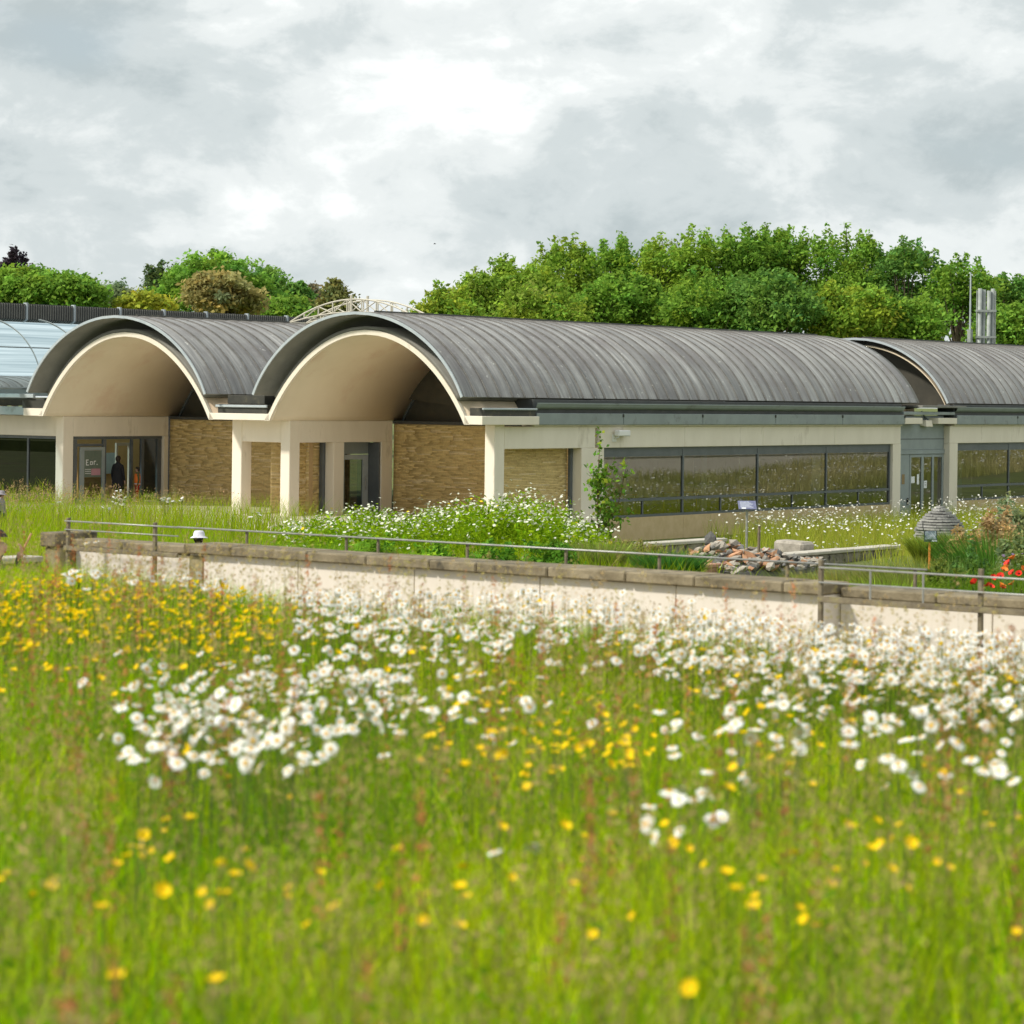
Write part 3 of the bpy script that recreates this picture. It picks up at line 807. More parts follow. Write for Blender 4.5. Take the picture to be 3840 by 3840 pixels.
# glass quarter vault and louvre band at the far left
def glass_vault():
    s = np.linspace(0, 1, 12)
    prof = [(-20.6 - 3.5 * (1 - math.sqrt(1 - t * t)) - 0.0 * t, 4.18 + 2.62 * t) for t in np.sin(np.linspace(0, 1.40, 34))]
    fr = MB()
    vj = np.arange(-6.0, 26.1, 2.4)
    for v in vj:
        fr.tube([(p[0], v, p[1] + 0.02) for p in prof], 0.016, 5)
    fr.tube([(prof[0][0], vj[0], prof[0][1]), (prof[0][0], vj[-1], prof[0][1])], 0.05, 6)
    fr.tube([(prof[14][0], vj[0], prof[14][1] + 0.02), (prof[14][0], vj[-1], prof[14][1] + 0.02)], 0.012, 5)
    f = fr.build('glazed_roof', 'greymetal', BLD)
    for a, b in zip(vj[:-1], vj[1:]):
        g = MB(); n = len(prof)
        g.add([(p[0], v, p[1]) for v in (a + 0.02, b - 0.02) for p in prof], [(i, i + 1, n + i + 1, n + i) for i in range(n - 1)])
        g.build('pane', 'glass_roof', f, smooth=True)
    for k, (a, b) in enumerate(zip(vj[:-1], vj[1:])):
        lo = bx('louvre_panel', 'darkpanel', -24.3, -24.2, a + 0.05, b - 0.05, 6.78, 7.38, bevel=0.004)
        fn = MB()
        for q in np.arange(a + 0.1, b - 0.08, 0.12): fn.box(-24.2, -24.165, q, q + 0.03, 6.80, 7.36)
        fn.build('louvre_fin', 'leadunder', lo)
        bx('louvre_post', 'trimzinc', -24.32, -24.14, a - 0.045, a + 0.045, 6.7, 7.42, bevel=0.004)
    bx('louvre_base', 'darklead', -24.45, -24.0, -6, 26, 6.6, 6.76)
    bx('gallery_wall', 'innerceil', -24.6, -24.46, -6, 26, 3.9, 6.75, bevel=0)
glass_vault()
# porch paving, extended unseen in front as an added reflector for the soffits
fc = MB().box(-28.0, 0.9, -6.5, 6.3, -0.5, 0.03).build('porch_bounce_paving', 'paving'); fc.location = (BO[0], BO[1], 0); fc.rotation_euler = (0, 0, -TH)
tag(fc, kind='structure')

# ------------------------------------------------------------------ fixtures on the building
def Bv(u, v, z): return Vector(B(u, v, z))
def fixture(name, u, v, z):
    return empty(name, B(u, v, z), -TH)
cctv = fixture('security_camera', 0.43, 7.35, 2.78)
tag(cctv, 'small white box security camera fixed to the cream beam above the ribbon window', 'camera')
m = MB(); m.box(0.0, 0.03, -0.12, 0.12, -0.14, 0.10); m.build('wall_plate', 'whitepaint', cctv, bevel=0.005)
m = MB(); m.tube([(0.02, 0, -0.02), (0.16, 0, 0.0), (0.2, 0.1, 0.06)], 0.03, 8); m.build('arm', 'whitepaint', cctv)
m = MB(); m.box(0.08, 0.30, -0.1, 0.55, 0.04, 0.24); m.build('housing', 'whitepaint', cctv, bevel=0.03)
m = MB(); m.tube([(0.19, 0.55, 0.14), (0.19, 0.57, 0.14)], 0.07, 10); m.build('lens', 'black', cctv)
lamp = fixture('flood_lamp', 0.1, 28.85, 3.40)
tag(lamp, 'cream floodlight on a dark bracket hanging above the grey glazed doors', 'lamp')
m = MB(); m.tube([(0, 0, 0.32), (0.12, 0, 0.1), (0.2, 0, -0.02)], 0.035, 8); m.tube([(0.05, -0.12, 0.15), (0.2, -0.2, -0.05)], 0.025, 6); m.tube([(0.05, 0.12, 0.15), (0.2, 0.2, -0.05)], 0.025, 6); m.build('bracket', 'framegrey', lamp)
m = MB(); m.add([(0.05, -0.28, -0.25), (0.38, -0.28, -0.30), (0.38, 0.28, -0.30), (0.05, 0.28, -0.25), (0.1, -0.24, -0.02), (0.34, -0.24, -0.04), (0.34, 0.24, -0.04), (0.1, 0.24, -0.02)],
                [(0, 3, 2, 1), (4, 5, 6, 7), (0, 1, 5, 4), (1, 2, 6, 5), (2, 3, 7, 6), (3, 0, 4, 7)]); m.build('lamp_head', 'concrete', lamp, bevel=0.02)

# lattice gantry bridging the valley between the roofs
gan = empty('roof_gantry', B(-15.1, 8.4, 0), -TH)
tag(gan, 'pale curved lattice gantry arching over the valley between the two vaulted roofs', 'gantry')
def chord(x, top):     # x along u from 0 to 6.3
    t = x / 6.3
    return 6.76 + (0.80 if top else 0.36) * 4 * t * (1 - t) - (0.0 if top else 0.02)
for yv in (0.0, 0.9):
    xs = np.linspace(0, 6.3, 19)
    m = MB(); m.tube([(x, yv, chord(x, True)) for x in xs], 0.032, 6); m.build('top_chord', 'lattice', gan)
    m = MB(); m.tube([(x, yv, chord(x, False)) for x in xs], 0.028, 6); m.build('bottom_chord', 'lattice', gan)
    for k in range(1, 9):
        x = 6.3 * k / 9
        m = MB(); m.tube([(x, yv, chord(x, False)), (x, yv, chord(x, True))], 0.028, 5); m.build('strut', 'lattice', gan)
        if k < 8:
            x2 = 6.3 * (k + 1) / 9
            m = MB(); m.tube([(x, yv, chord(x, k % 2 == 0)), (x2, yv, chord(x2, k % 2 == 1))], 0.022, 5); m.build('brace', 'lattice', gan)
    m = MB(); m.tube([(6.25, yv, 6.8), (6.25, yv, 3.42)], 0.05, 6); m.build('leg', 'lattice', gan)
    m = MB(); m.tube([(3.0, yv, chord(3.0, False)), (3.0, yv, 7.72)], 0.05, 6); m.build('post', 'lattice', gan)
for k in range(0, 10):
    x = 6.3 * k / 9
    m = MB(); m.tube([(x, 0, chord(x, False)), (x, 0.9, chord(x, False))], 0.025, 5); m.build('rung', 'lattice', gan)

# steel flues and mast behind the roofs
p = at(3697, 1300, 121.0)
fl = empty('flue_stack', (p[0], p[1], 0)); tag(fl, 'cluster of four bright steel flues held by two bands beyond the roof ridge', 'chimney')
zt = at(3697, 1082, 121.0)[2]
for k, dx in enumerate((-0.31, -0.10, 0.12, 0.33)):
    m = MB(); m.tube([(dx, 0.12 * (k % 2), 0), (dx, 0.12 * (k % 2), zt - 0.05 * (k % 3))], 0.098, 12); m.build('flue', 'flue', fl, smooth=True)
for zz in (at(3697, 1166, 121.0)[2], at(3697, 1264, 121.0)[2]):
    m = MB(); m.box(-0.46, 0.46, -0.15, -0.10, zz - 0.05, zz + 0.05); m.box(-0.46, 0.46, 0.24, 0.29, zz - 0.05, zz + 0.05); m.box(-0.46, -0.42, -0.1, 0.24, zz - 0.05, zz + 0.05); m.box(0.42, 0.46, -0.1, 0.24, zz - 0.05, zz + 0.05); m.build('band', 'flue', fl)
for dx in (-0.44, 0.44):
    m = MB(); m.tube([(dx, 0.05, 0), (dx, 0.05, zt - 0.1)], 0.035, 6); m.build('support_post', 'flue', fl)
p = at(3637, 1300, 121.0)
ms = empty('aerial_mast', (p[0], p[1], 0)); tag(ms, 'thin grey aerial mast with a thicker sleeve at its foot, beside the flues', 'mast')
m = MB(); m.tube([(0, 0, 0), (0, 0, at(3637, 1236, 121.0)[2])], 0.13, 8); m.build('sleeve', 'flue', ms)
m = MB(); m.tube([(0, 0, 6), (0, 0, at(3637, 1022, 121.0)[2])], [0.06, 0.035], 6); m.build('pole', 'trimzinc', ms)

# ------------------------------------------------------------------ garden wall and railings
W0 = np.array([0.0, 21.06])
def Wp(s, off=0.0): return W0 + s * BX + off * AX
def s_at(px, off=0.0):
    r = (px - 1920.0) / FPX
    return (r * (W0[1] + off * AX[1]) - off * AX[0]) / (BX[0] + (-BX[1]) * r)
gw = empty('garden_wall', (W0[0], W0[1], 1.0), -TH)     # local x along the wall, y away
tag(gw, 'long cream rendered garden wall with weathered stone coping behind the flower meadow', 'wall', kind='thing')
sA, sB_ = s_at(690, -0.3), s_at(3085, -0.3)
sL, sR = s_at(232), 9.5
ZC = 1.65     # coping top, above the wall's own base at 1.0
def panels(a, b, off, th, ztop, name='wall_panel', step=1.25):
    n = max(1, round((b - a) / step)); st = (b - a) / n
    for k in range(n):
        m = MB(); m.box(a + k * st + 0.004, a + (k + 1) * st - 0.004, off, off + th, -1.2, ztop); m.build(name, 'render', gw, bevel=0.004)
def stones(a, b, off, depth, z0, z1, lmin, lmax):
    x = a
    while x < b - 0.1:
        l = min(rnd.uniform(lmin, lmax), b - x)
        m = MB(); j = lambda: rnd.uniform(-0.006, 0.006)
        m.box(x + 0.004, x + l - 0.004, off + j(), off + depth + j(), z0, z1 + j() * 0.7)
        m.build('coping_stone', 'coping', gw, bevel=0.012)
        x += l
panels(sA + 0.02, sB_ - 0.02, -0.22, 0.3, ZC - 0.09)
stones(sA, sB_, -0.30, 0.44, ZC - 0.085, ZC, 0.5, 0.95)
panels(sL + 0.2, sA + 0.016, 0.02, 0.25, ZC - 0.13)
stones(sL + 0.17, sA - 0.003, -0.03, 0.34, ZC - 0.115, ZC - 0.04, 0.6, 1.0)
panels(sB_ - 0.016, sR, 0.02, 0.25, ZC - 0.13)
stones(sB_ + 0.003, sR, -0.03, 0.34, ZC - 0.115, ZC - 0.04, 0.6, 1.0)
m = MB(); m.box(sA + 0.02, sA + 0.20, -0.235, 0.1, -1.2, ZC - 0.104); m.build('pier', 'mossstone', gw, bevel=0.01)
m = MB(); m.box(sL - 0.04, sL + 0.16, -0.16, 0.3, -1.2, ZC - 0.12); m.build('pier', 'mossstone', gw, bevel=0.012)
m = MB(); m.box(sL - 0.07, sL + 0.165, -0.2, 0.34, ZC - 0.118, ZC + 0.02); m.build('pier_cap', 'coping', gw, bevel=0.014)

def railing(label, posts_px, s0, s1, off, top, rails, bar, droppers=(), pw=0.017):
    r = empty('railing', (*Wp(s0, off), 1.0), -TH)
    tag(r, label, 'railing', 'steel railings along the garden wall')
    for px in posts_px:
        s = s_at(px, off) - s0
        m = MB(); m.box(s - pw, s + pw, -pw, pw, 0.0, top); m.build('post', 'rustpost', r, bevel=0.004)
    for z, rad, e in rails:
        m = MB(); m.tube([(0.0, -0.03, z), (e if e else s1 - s0, -0.03, z)], rad, 7); m.build('rail', 'steel', r, smooth=True)
    if bar:
        m = MB(); m.box(0, s1 - s0, -0.05, -0.022, bar - 0.036, bar); m.build('kick_bar', 'rustpost', r, bevel=0.004)
        m = MB(); m.tube([(0, -0.036, bar + 0.004), (s1 - s0, -0.036, bar + 0.002)], 0.006, 6); m.build('rail', 'rustpost', r)
    for px in droppers:
        s = s_at(px, off) - s0
        m = MB(); m.tube([(s, -0.03, bar), (s, -0.03, rails[0][0])], 0.008, 6); m.build('dropper', 'steel', r)
    return r
s0 = s_at(3087, -0.42)
railing('steel railing with two brown posts in front of the wall, nearest the red poppies', (3087, 3687), s0, s0 + 3.4, -0.42, 1.84,
        ((1.785, 0.0075, None), (1.675, 0.0075, None)), 1.565, (3280, 3478))
s0 = s_at(258, -0.30)
railing('short steel railing with two brown posts beside the mossy stone pier', (262, 588), s0, s_at(684, -0.3), -0.30, 1.83,
        ((1.80, 0.0075, None), (1.72, 0.006, None)), 1.56)
# long rail behind the coping
s0 = s_at(680, 0.35)
lr = railing('long thin steel handrail on short stubs just behind the stone coping', (932, 1306, 1425, 1760, 2130, 2480, 2960, 3440), s0, s_at(3491, 0.35), 0.35, 1.75, ((1.755, 0.0085, None),), None, pw=0.012)

# low return wall at the left
pw = empty('low_wall', (*Wp(sL - 0.05, 0.1), 1.0), -TH)
tag(pw, 'low dark stone wall with a pale top running left from the mossy pier', 'wall', kind='thing')
m = MB(); m.box(-0.22, 0.0, -9.0, -0.28, -0.6, 1.38); m.build('wall_body', 'mossstone', pw, bevel=0.01)
y = -9.0
while y < -0.3:
    l = min(rnd.uniform(0.7, 1.1), -0.28 - y)
    m = MB(); m.box(-0.26, 0.03, y + 0.004, y + l - 0.004, 1.384, 1.44); m.build('coping_stone', 'bedtop', pw, bevel=0.008); y += l

# ------------------------------------------------------------------ raised beds, rubble, signs, sculpture
GZ = lambda x, y: float(H(x, y))
bp = at(2590, 2130, 57.0)
bed = empty('raised_bed', (bp[0], bp[1], 0), -TH)        # local y along the vault axis
tag(bed, 'low raised bed of grey stone blocks and red kerb holding the rubble heap', 'raised bed')
y = 0.0
while y < 2.9:
    l = rnd.uniform(0.4, 0.6)
    m = MB(); m.box(-0.15, 0.15, y + 0.005, y + l - 0.005, -0.4, 0.22 + rnd.uniform(-0.01, 0.01)); m.build('kerb_block', 'redkerb', bed, bevel=0.02)
    m = MB(); m.box(-0.17, 0.17, y + 0.003, y + l - 0.003, 0.225, 0.33 + rnd.uniform(-0.01, 0.01)); m.build('kerb_block', 'redkerb', bed, bevel=0.02)
    y += l
while y < 8.4:
    l = rnd.uniform(0.9, 1.3)
    m = MB(); m.box(-0.2, 0.2, y + 0.006, y + l - 0.006, -0.4, 0.34); m.build('wall_block', 'bedwall', bed, bevel=0.02)
    m = MB(); m.box(-0.24, 0.24, y + 0.004, y + l - 0.004, 0.343, 0.42 + rnd.uniform(-0.008, 0.008)); m.build('coping_stone', 'bedtop', bed, bevel=0.015)
    y += l
bq = at(2400, 2035, 63.0)
bed2 = empty('raised_bed', (bq[0], bq[1], 0), -TH)
tag(bed2, 'pale-topped low bed wall behind the sapling, beneath the ribbon window', 'raised bed')
y = 0.0
while y < 3.0:
    l = rnd.uniform(0.8, 1.1)
    m = MB(); m.box(-0.2, 0.2, y + 0.005, y + l - 0.005, -0.6, 0.37); m.build('wall_block', 'bedwall', bed2, bevel=0.02)
    m = MB(); m.box(-0.24, 0.24, y + 0.003, y + l - 0.003, 0.373, 0.46); m.build('coping_stone', 'bedtop', bed2, bevel=0.015)
    y += l

def rock_mesh(seed, n=1):
    r = np.random.default_rng(seed)
    bm = bmesh.new(); bmesh.ops.create_icosphere(bm, subdivisions=1, radius=1.0)
    for v in bm.verts:
        d = v.co.normalized(); k = 1 + 0.30 * r.standard_normal()
        v.co = Vector((round(d.x * 2.2) / 2.2 * 0.5 + d.x * 0.5, d.y, d.z)) * max(0.55, min(1.3, k))
    me = bpy.data.meshes.new('stone'); bm.to_mesh(me); bm.free()
    return me
heap_c = at(2800, 2085, 59.5)
heap = empty('rubble_heap', (heap_c[0], heap_c[1], 0), -TH)
tag(heap, 'heap of broken pale, orange and dark stones beside the low bed wall', 'rubble heap')
rocks = [rock_mesh(i) for i in range(9)]
for me, k in zip(rocks, ('stone_a', 'stone_a', 'stone_b', 'stone_a', 'stone_c', 'stone_a', 'stone_b', 'stone_c', 'stone_a')): me.materials.append(MATS[k])
m = MB(); m.lathe([(1.75, -0.3), (1.5, 0.12), (0.95, 0.30), (0.35, 0.46), (0.0, 0.5)], n=12); hc = m.build('heap_core', 'stone_c', heap); hc.scale = (0.9, 1.5, 1.0)
for k in range(290):
    a = rnd.uniform(0, 2 * math.pi); rr = math.sqrt(rnd.random())
    x = 1.55 * rr * math.cos(a); yv = 2.5 * rr * math.sin(a)
    z = 0.20 + 0.36 * max(0, 1 - rr) + 0.26 * math.exp(-((x + 0.3) ** 2 + (yv + 0.9) ** 2) / 0.5)
    o = bpy.data.objects.new('stone', rocks[k % 9]); COL.objects.link(o); o.parent = heap
    s = rnd.uniform(0.055, 0.135) * (1.0 if rr > 0.3 else 1.1)
    o.location = (x, yv, z); o.scale = (s * rnd.uniform(0.9, 1.7), s, s * rnd.uniform(0.45, 0.9)); o.rotation_euler = (rnd.uniform(-0.6, 0.6), rnd.uniform(-0.6, 0.6), rnd.uniform(0, 6))
o = bpy.data.objects.new('stone', rocks[4]); COL.objects.link(o); o.parent = heap; o.location = (-0.45, -0.85, 0.78); o.scale = (0.15, 0.14, 0.16)
o['label'] = 'dark rounded stone on top of the heap'
blk = at(2975, 2040, 62.0)
o = MB().box(-0.42, 0.42, -0.3, 0.3, -0.3, 0.62).build('stone_block', 'stone_a'); o.location = (blk[0], blk[1], 0.0); o.rotation_euler = (0, 0.04, -TH)
o.modifiers.new('bevel', 'BEVEL').width = 0.06
tag(o, 'single squared pale boulder standing in flowers beyond the rubble heap', 'boulder')
pst = at(2846, 2050, 59.0)
o = MB().tube([(0, 0, -0.1), (0.0, 0, 1.12)], 0.035, 8).build('iron_stake', 'rustpost'); o.location = (pst[0], pst[1], 0)
tag(o, 'short rusty iron stake standing upright in the rubble heap', 'stake')

# lectern sign
sp = at(2800, 2000, 70.0)
sg = empty('lectern_sign', (sp[0], sp[1], GZ(sp[0], sp[1])), 0.2)
tag(sg, 'pale blue tilted information panel on a thin grey post in front of the ribbon window', 'sign')
zt = at(2800, 1895, 70.0)[2] - GZ(sp[0], sp[1])
m = MB(); m.tube([(0, 0, -0.2), (0, 0, zt - 0.05)], 0.035, 8); m.build('post', 'steel', sg)
m = MB(); m.box(-0.25, 0.25, -0.02, 0.02, -0.17, 0.17); pnl = m.build('panel', 'signblue', sg, bevel=0.006); pnl.location = (0.0, -0.02, zt); pnl.rotation_euler = (math.radians(-48), 0, math.radians(-8))
m = MB()
for k in range(6): m.box(-0.20, 0.16 - 0.05 * (k % 3), -0.024, -0.0205, -0.10 + k * 0.04, -0.085 + k * 0.04)
m.build('print_line', 'signpale', pnl)
m = MB(); m.box(-0.17, -0.05, -0.025, -0.0206, -0.155, -0.115); m.build('print_block', 'paper', pnl)
# dark interpretation board on an orange stake
sp = at(3485, 2100, 48.0)
sg = empty('interpretation_board', (sp[0], sp[1], GZ(sp[0], sp[1])), 0.1)
tag(sg, 'small dark picture board on an orange stake in front of the slate cairn', 'sign')
zt = at(3485, 2013, 48.0)[2] - GZ(sp[0], sp[1])
m = MB(); m.box(-0.018, 0.018, -0.01, 0.01, -0.2, zt); m.build('stake', 'orangestake', sg)
m = MB(); m.box(-0.115, 0.14, -0.03, -0.012, -0.10, 0.11); pnl = m.build('board', 'signdark', sg, bevel=0.004); pnl.location = (0, 0, zt); pnl.rotation_euler = (math.radians(-12), 0, 0)
m = MB(); m.box(-0.095, 0.12, -0.034, -0.031, -0.055, 0.10); m.build('picture', 'signprint', pnl)
m = MB(); m.box(0.03, 0.13, -0.036, -0.0345, -0.098, -0.065); m.build('print_block', 'signpale', pnl)
# cairn of thin slates
cp = at(3525, 2010, 66.0)
cz = at(3525, 1895, 66.0)[2]
gz = GZ(cp[0], cp[1])
ca = empty('slate_cairn', (cp[0], cp[1], gz)); tag(ca, 'rounded cairn of thin grey slates stacked in rings near the glazed doors', 'cairn')
hh = cz - gz; nl = 20
m = MB(); m.lathe([(0.44, 0), (0.58, hh * 0.5), (0.40, hh * 0.75), (0.0, hh * 0.95)], n=14); m.build('core', 'slatedark', ca)
for k in range(nl):
    t = (k + 0.5) / nl
    z0 = hh * k / nl; z1 = hh * (k + 0.72) / nl
    R = 0.66 * max(0.10, math.cos(max(0, (t - 0.45) / 0.56) * math.pi / 2) ** 0.75) if t > 0.45 else 0.50 + 0.16 * math.sin(t / 0.45 * math.pi / 2)
    segs = 9 if R > 0.4 else 6
    off = rnd.uniform(0, 1)
    for j in range(segs):
        a0 = 2 * math.pi * (j + off) / segs; a1 = 2 * math.pi * (j + off + 0.97) / segs
        ro = R * rnd.uniform(0.95, 1.06); pts = []
        for a in np.linspace(a0, a1, 4): pts.append((ro * math.cos(a), ro * math.sin(a)))
        for a in np.linspace(a1, a0, 4): pts.append((R * 0.3 * math.cos(a), R * 0.3 * math.sin(a)))
        dz = rnd.uniform(-0.006, 0.006)
        vs = [(x, yv, z0 + dz) for x, yv in pts] + [(x, yv, z1 + dz) for x, yv in pts]; n = len(pts)
        m = MB(); m.add(vs, [tuple(range(n - 1, -1, -1)), tuple(range(n, 2 * n))] + [(i, (i + 1) % n, n + (i + 1) % n, n + i) for i in range(n)])
        m.build('slate', 'slate', ca)

# ------------------------------------------------------------------ foliage builders
def rot_frames(n, r, up=0.35):
    """random unit normals biased upwards with two tangents"""
    nr = r.standard_normal((n, 3)); nr[:, 2] = np.abs(nr[:, 2]) + up
    nr /= np.linalg.norm(nr, axis=1)[:, None]
    h = r.standard_normal((n, 3))
    a = np.cross(nr, h); a /= np.linalg.norm(a, axis=1)[:, None]
    b = np.cross(nr, a)
    return nr, a, b

def leaf_quads(C, size, r, asp=0.55, up=0.35):
    n = len(C)
    nr, a, b = rot_frames(n, r, up)
    s = (size * r.uniform(0.6, 1.35, n))[:, None]
    V = np.stack([C - a * s, C - b * s * asp + nr * s * 0.12, C + a * s, C + b * s * asp + nr * s * 0.12], 1).reshape(-1, 3)
    F = np.arange(4 * n).reshape(n, 4)
    return V, F

def crown_points(r, rx, ry, rz, K, per, clump, shoots=0, lumps=7, fill=0.35):
    """clump centres in an uneven ellipsoid made of lumps, then points round each"""
    cents = []
    L_ = [(np.zeros(3), 0.72)]
    for i in range(lumps):
        d = r.standard_normal(3); d /= np.linalg.norm(d); d[2] = abs(d[2]) * 0.9 - 0.15
        L_.append((d * r.uniform(0.42, 0.62), r.uniform(0.34, 0.52)))
    for k in range(K):
        c, rad = L_[r.integers(0, len(L_))]
        d = r.standard_normal(3); d /= np.linalg.norm(d)
        cents.append(c + d * rad * (r.uniform(0.78, 1.06) if r.random() > fill else r.uniform(0.2, 0.8)))
    for k in range(shoots):
        a = r.uniform(0, 2 * math.pi); rr = math.sqrt(r.random()) * 0.75
        base = np.array([rr * math.cos(a), rr * math.sin(a), math.sqrt(max(0, 1 - rr * rr)) * 0.85])
        lean = r.uniform(-0.14, 0.14, 2); hgt = r.uniform(0.12, 0.36)
        for q in np.linspace(-0.4, 1, 8):
            cents.append(base + np.array([lean[0] * q, lean[1] * q, hgt * q]))
    cents = np.array(cents)
    isS = np.zeros(len(cents), bool); isS[K:] = True
    S = np.array([rx, ry, rz])
    P = []; idx = []
    for i, c in enumerate(cents):
        q = ((i - K) % 8) / 7.0 if isS[i] else 0.0
        n = per if not isS[i] else max(5, int(per * (0.5 - 0.38 * q)))
        cr_ = clump * (1.0 if not isS[i] else 0.95 - 0.65 * q)
        P.append(c * S + r.standard_normal((n, 3)) * cr_ * r.uniform(0.7, 1.35) * np.array([1, 1, 0.6])); idx += [i] * n
    return np.concatenate(P), np.array(idx), cents * S

def colours(idx, r, base, var=0.28, tip=None, tipf=0.2):
    k = idx.max() + 1
    cl = np.exp(r.standard_normal(k) * var * 0.6)
    hue = r.standard_normal(k) * 0.10
    b = np.array(base)
    c = b[None] * cl[idx][:, None] * np.exp(r.standard_normal(len(idx)) * var * 0.5)[:, None]
    c[:, 0] *= np.exp(hue[idx]); c[:, 2] *= np.exp(-hue[idx])
    if tip is not None:
        w = (r.random(k) < tipf)[idx]
        c[w] = c[w] * 0.35 + np.array(tip) * 0.65
    return np.clip(c, 0, 1)

def tree(name, label, cat, base, hgt, rx, ry, crown_h, color, seed, K=230, per=76, leaf=0.125, clump=0.32, shoots=0, group=None, tip=None,
         barkm='bark', var=0.28, lumps=8, trunk_r=None, asp=0.55, up=0.35):
    r = np.random.default_rng(seed)
    t = empty(name, tuple(base)); tag(t, label, cat, group)
    cz_ = hgt - crown_h / 2
    P, idx, cents = crown_points(r, rx, ry, crown_h / 2, K, per, clump, shoots, lumps)
    P[:, 2] += cz_; cents[:, 2] += cz_
    V, F = leaf_quads(P, leaf, r, asp, up)
    c = np.repeat(colours(idx, r, color, var, tip), 4, axis=0)
    bigmesh('crown', V, F, 'leaf', c, t)
    m = MB(); tr_ = trunk_r or hgt * 0.022
    m.tube([(0, 0, -0.3), (0.05, 0.02, hgt * 0.35), (0.0, 0.0, hgt * 0.62), (0.05, 0, hgt * 0.86)], [tr_, tr_ * 0.75, tr_ * 0.45, tr_ * 0.12], 8)
    for k in r.choice(len(cents), min(26, len(cents)), replace=False):
        e_ = cents[k]; s_ = np.array([0, 0, hgt * r.uniform(0.3, 0.7)])
        md = (s_ + e_) / 2 + np.array([0, 0, 0.1 * crown_h * r.uniform(-0.5, 0.6)])
        m.tube([s_, md, e_], [tr_ * 0.34, tr_ * 0.2, tr_ * 0.06], 5, cap=False)
    m.build('trunk', barkm, t, smooth=True)
    return t

GR1, GR2, GR3 = (0.215, 0.385, 0.052), (0.165, 0.325, 0.066), (0.285, 0.435, 0.052)
TAN, PUR, YEL, OLV = (0.40, 0.36, 0.14), (0.060, 0.045, 0.056), (0.42, 0.44, 0.05), (0.29, 0.34, 0.07)
def far_tree(px, ytop, wpx, Y, color, label, seed, ybot=1290, name='tree', **kw):
    b = at(px, ytop, Y)
    gz = GZ(b[0], b[1])
    hgt = b[2] - gz
    half = wpx / 2 * Y / FPX
    zb = at(px, ybot, Y)[2]
    ch = min(hgt - 0.8, max(b[2] - zb, half * 1.3) * 1.15)
    return tree(name, label, 'tree', (b[0], b[1], gz), hgt * (0.97 if kw.get('shoots') else 1.03), half, half * 0.9, ch, color, seed, **kw)

GRP = 'trees standing behind the building'
right_trees = [
 (1660, 1050, 300, 132, GR3, 'pale green tree at the left end of the tree belt behind the long roof', dict(tip=YEL, shoots=5)),
 (1800, 1000, 300, 138, GR3, 'soft green tree second from the left in the belt behind the long roof', dict(tip=OLV, shoots=5)),
 (1960, 950, 330, 140, GR3, 'light green tree with two leafy spires where the tree belt rises', dict(shoots=14)),
 (2120, 892, 330, 146, GR3, 'yellowish green tree with shoots standing taller than its left neighbours', dict(shoots=20)),
 (2010, 1035, 420, 128, GR3, 'broad yellow-green tree with pale flower tips in front of the tree belt', dict(tip=OLV, lumps=10, shoots=6)),
 (2340, 885, 360, 150, GR1, 'dark spired green tree standing alone above a notch in the tree belt', dict(shoots=20)),
 (2330, 1010, 420, 131, GR1, 'rounded fresh green tree low in the middle of the tree belt', dict(lumps=10, tip=GR3)),
 (2560, 862, 380, 146, GR3, 'tall bright green tree with a ragged top above the middle of the long roof', dict(shoots=22)),
 (2760, 850, 360, 148, GR1, 'tall mid green tree with wispy top right of the middle of the long roof', dict(shoots=22)),
 (2640, 1010, 430, 130, GR1, 'bushy mid green tree low in front of the tallest trees', dict(lumps=10, shoots=6)),
 (2930, 842, 380, 150, GR1, 'tallest green tree of the belt, its top touching the highest point', dict(shoots=22)),
 (2900, 990, 440, 129, GR2, 'dense darker green tree low under the tallest tree', dict(lumps=10, tip=GR1)),
 (3180, 856, 370, 148, GR1, 'tall green tree with a narrow pointed top above the roof gap', dict(shoots=20)),
 (3190, 1050, 380, 130, GR3, 'bright green low tree directly above the gap between the two roofs', dict(tip=YEL)),
 (3400, 905, 340, 146, GR2, 'thin airy green tree with sky showing through its crown', dict(shoots=22, K=95)),
 (3420, 1100, 330, 131, GR1, 'low leafy tree between the roof gap and the aerial mast', dict(tip=GR3)),
 (3600, 962, 330, 144, GR1, 'green tree rising behind the aerial mast and flues', dict(shoots=10, K=120)),
 (3790, 1010, 300, 147, GR2, 'wispy dark tree at the right edge of the picture', dict(shoots=20, K=80)),
 (3800, 1120, 320, 132, GR1, 'low green tree at the right edge behind the flues', dict(tip=GR3)),
]
for i, (px, yt, w_, Y, c_, lab, kw) in enumerate(right_trees):
    far_tree(px, yt, w_, Y, c_, lab, 100 + i, group=GRP, **{**dict(tip=GR3, shoots=8), **kw})
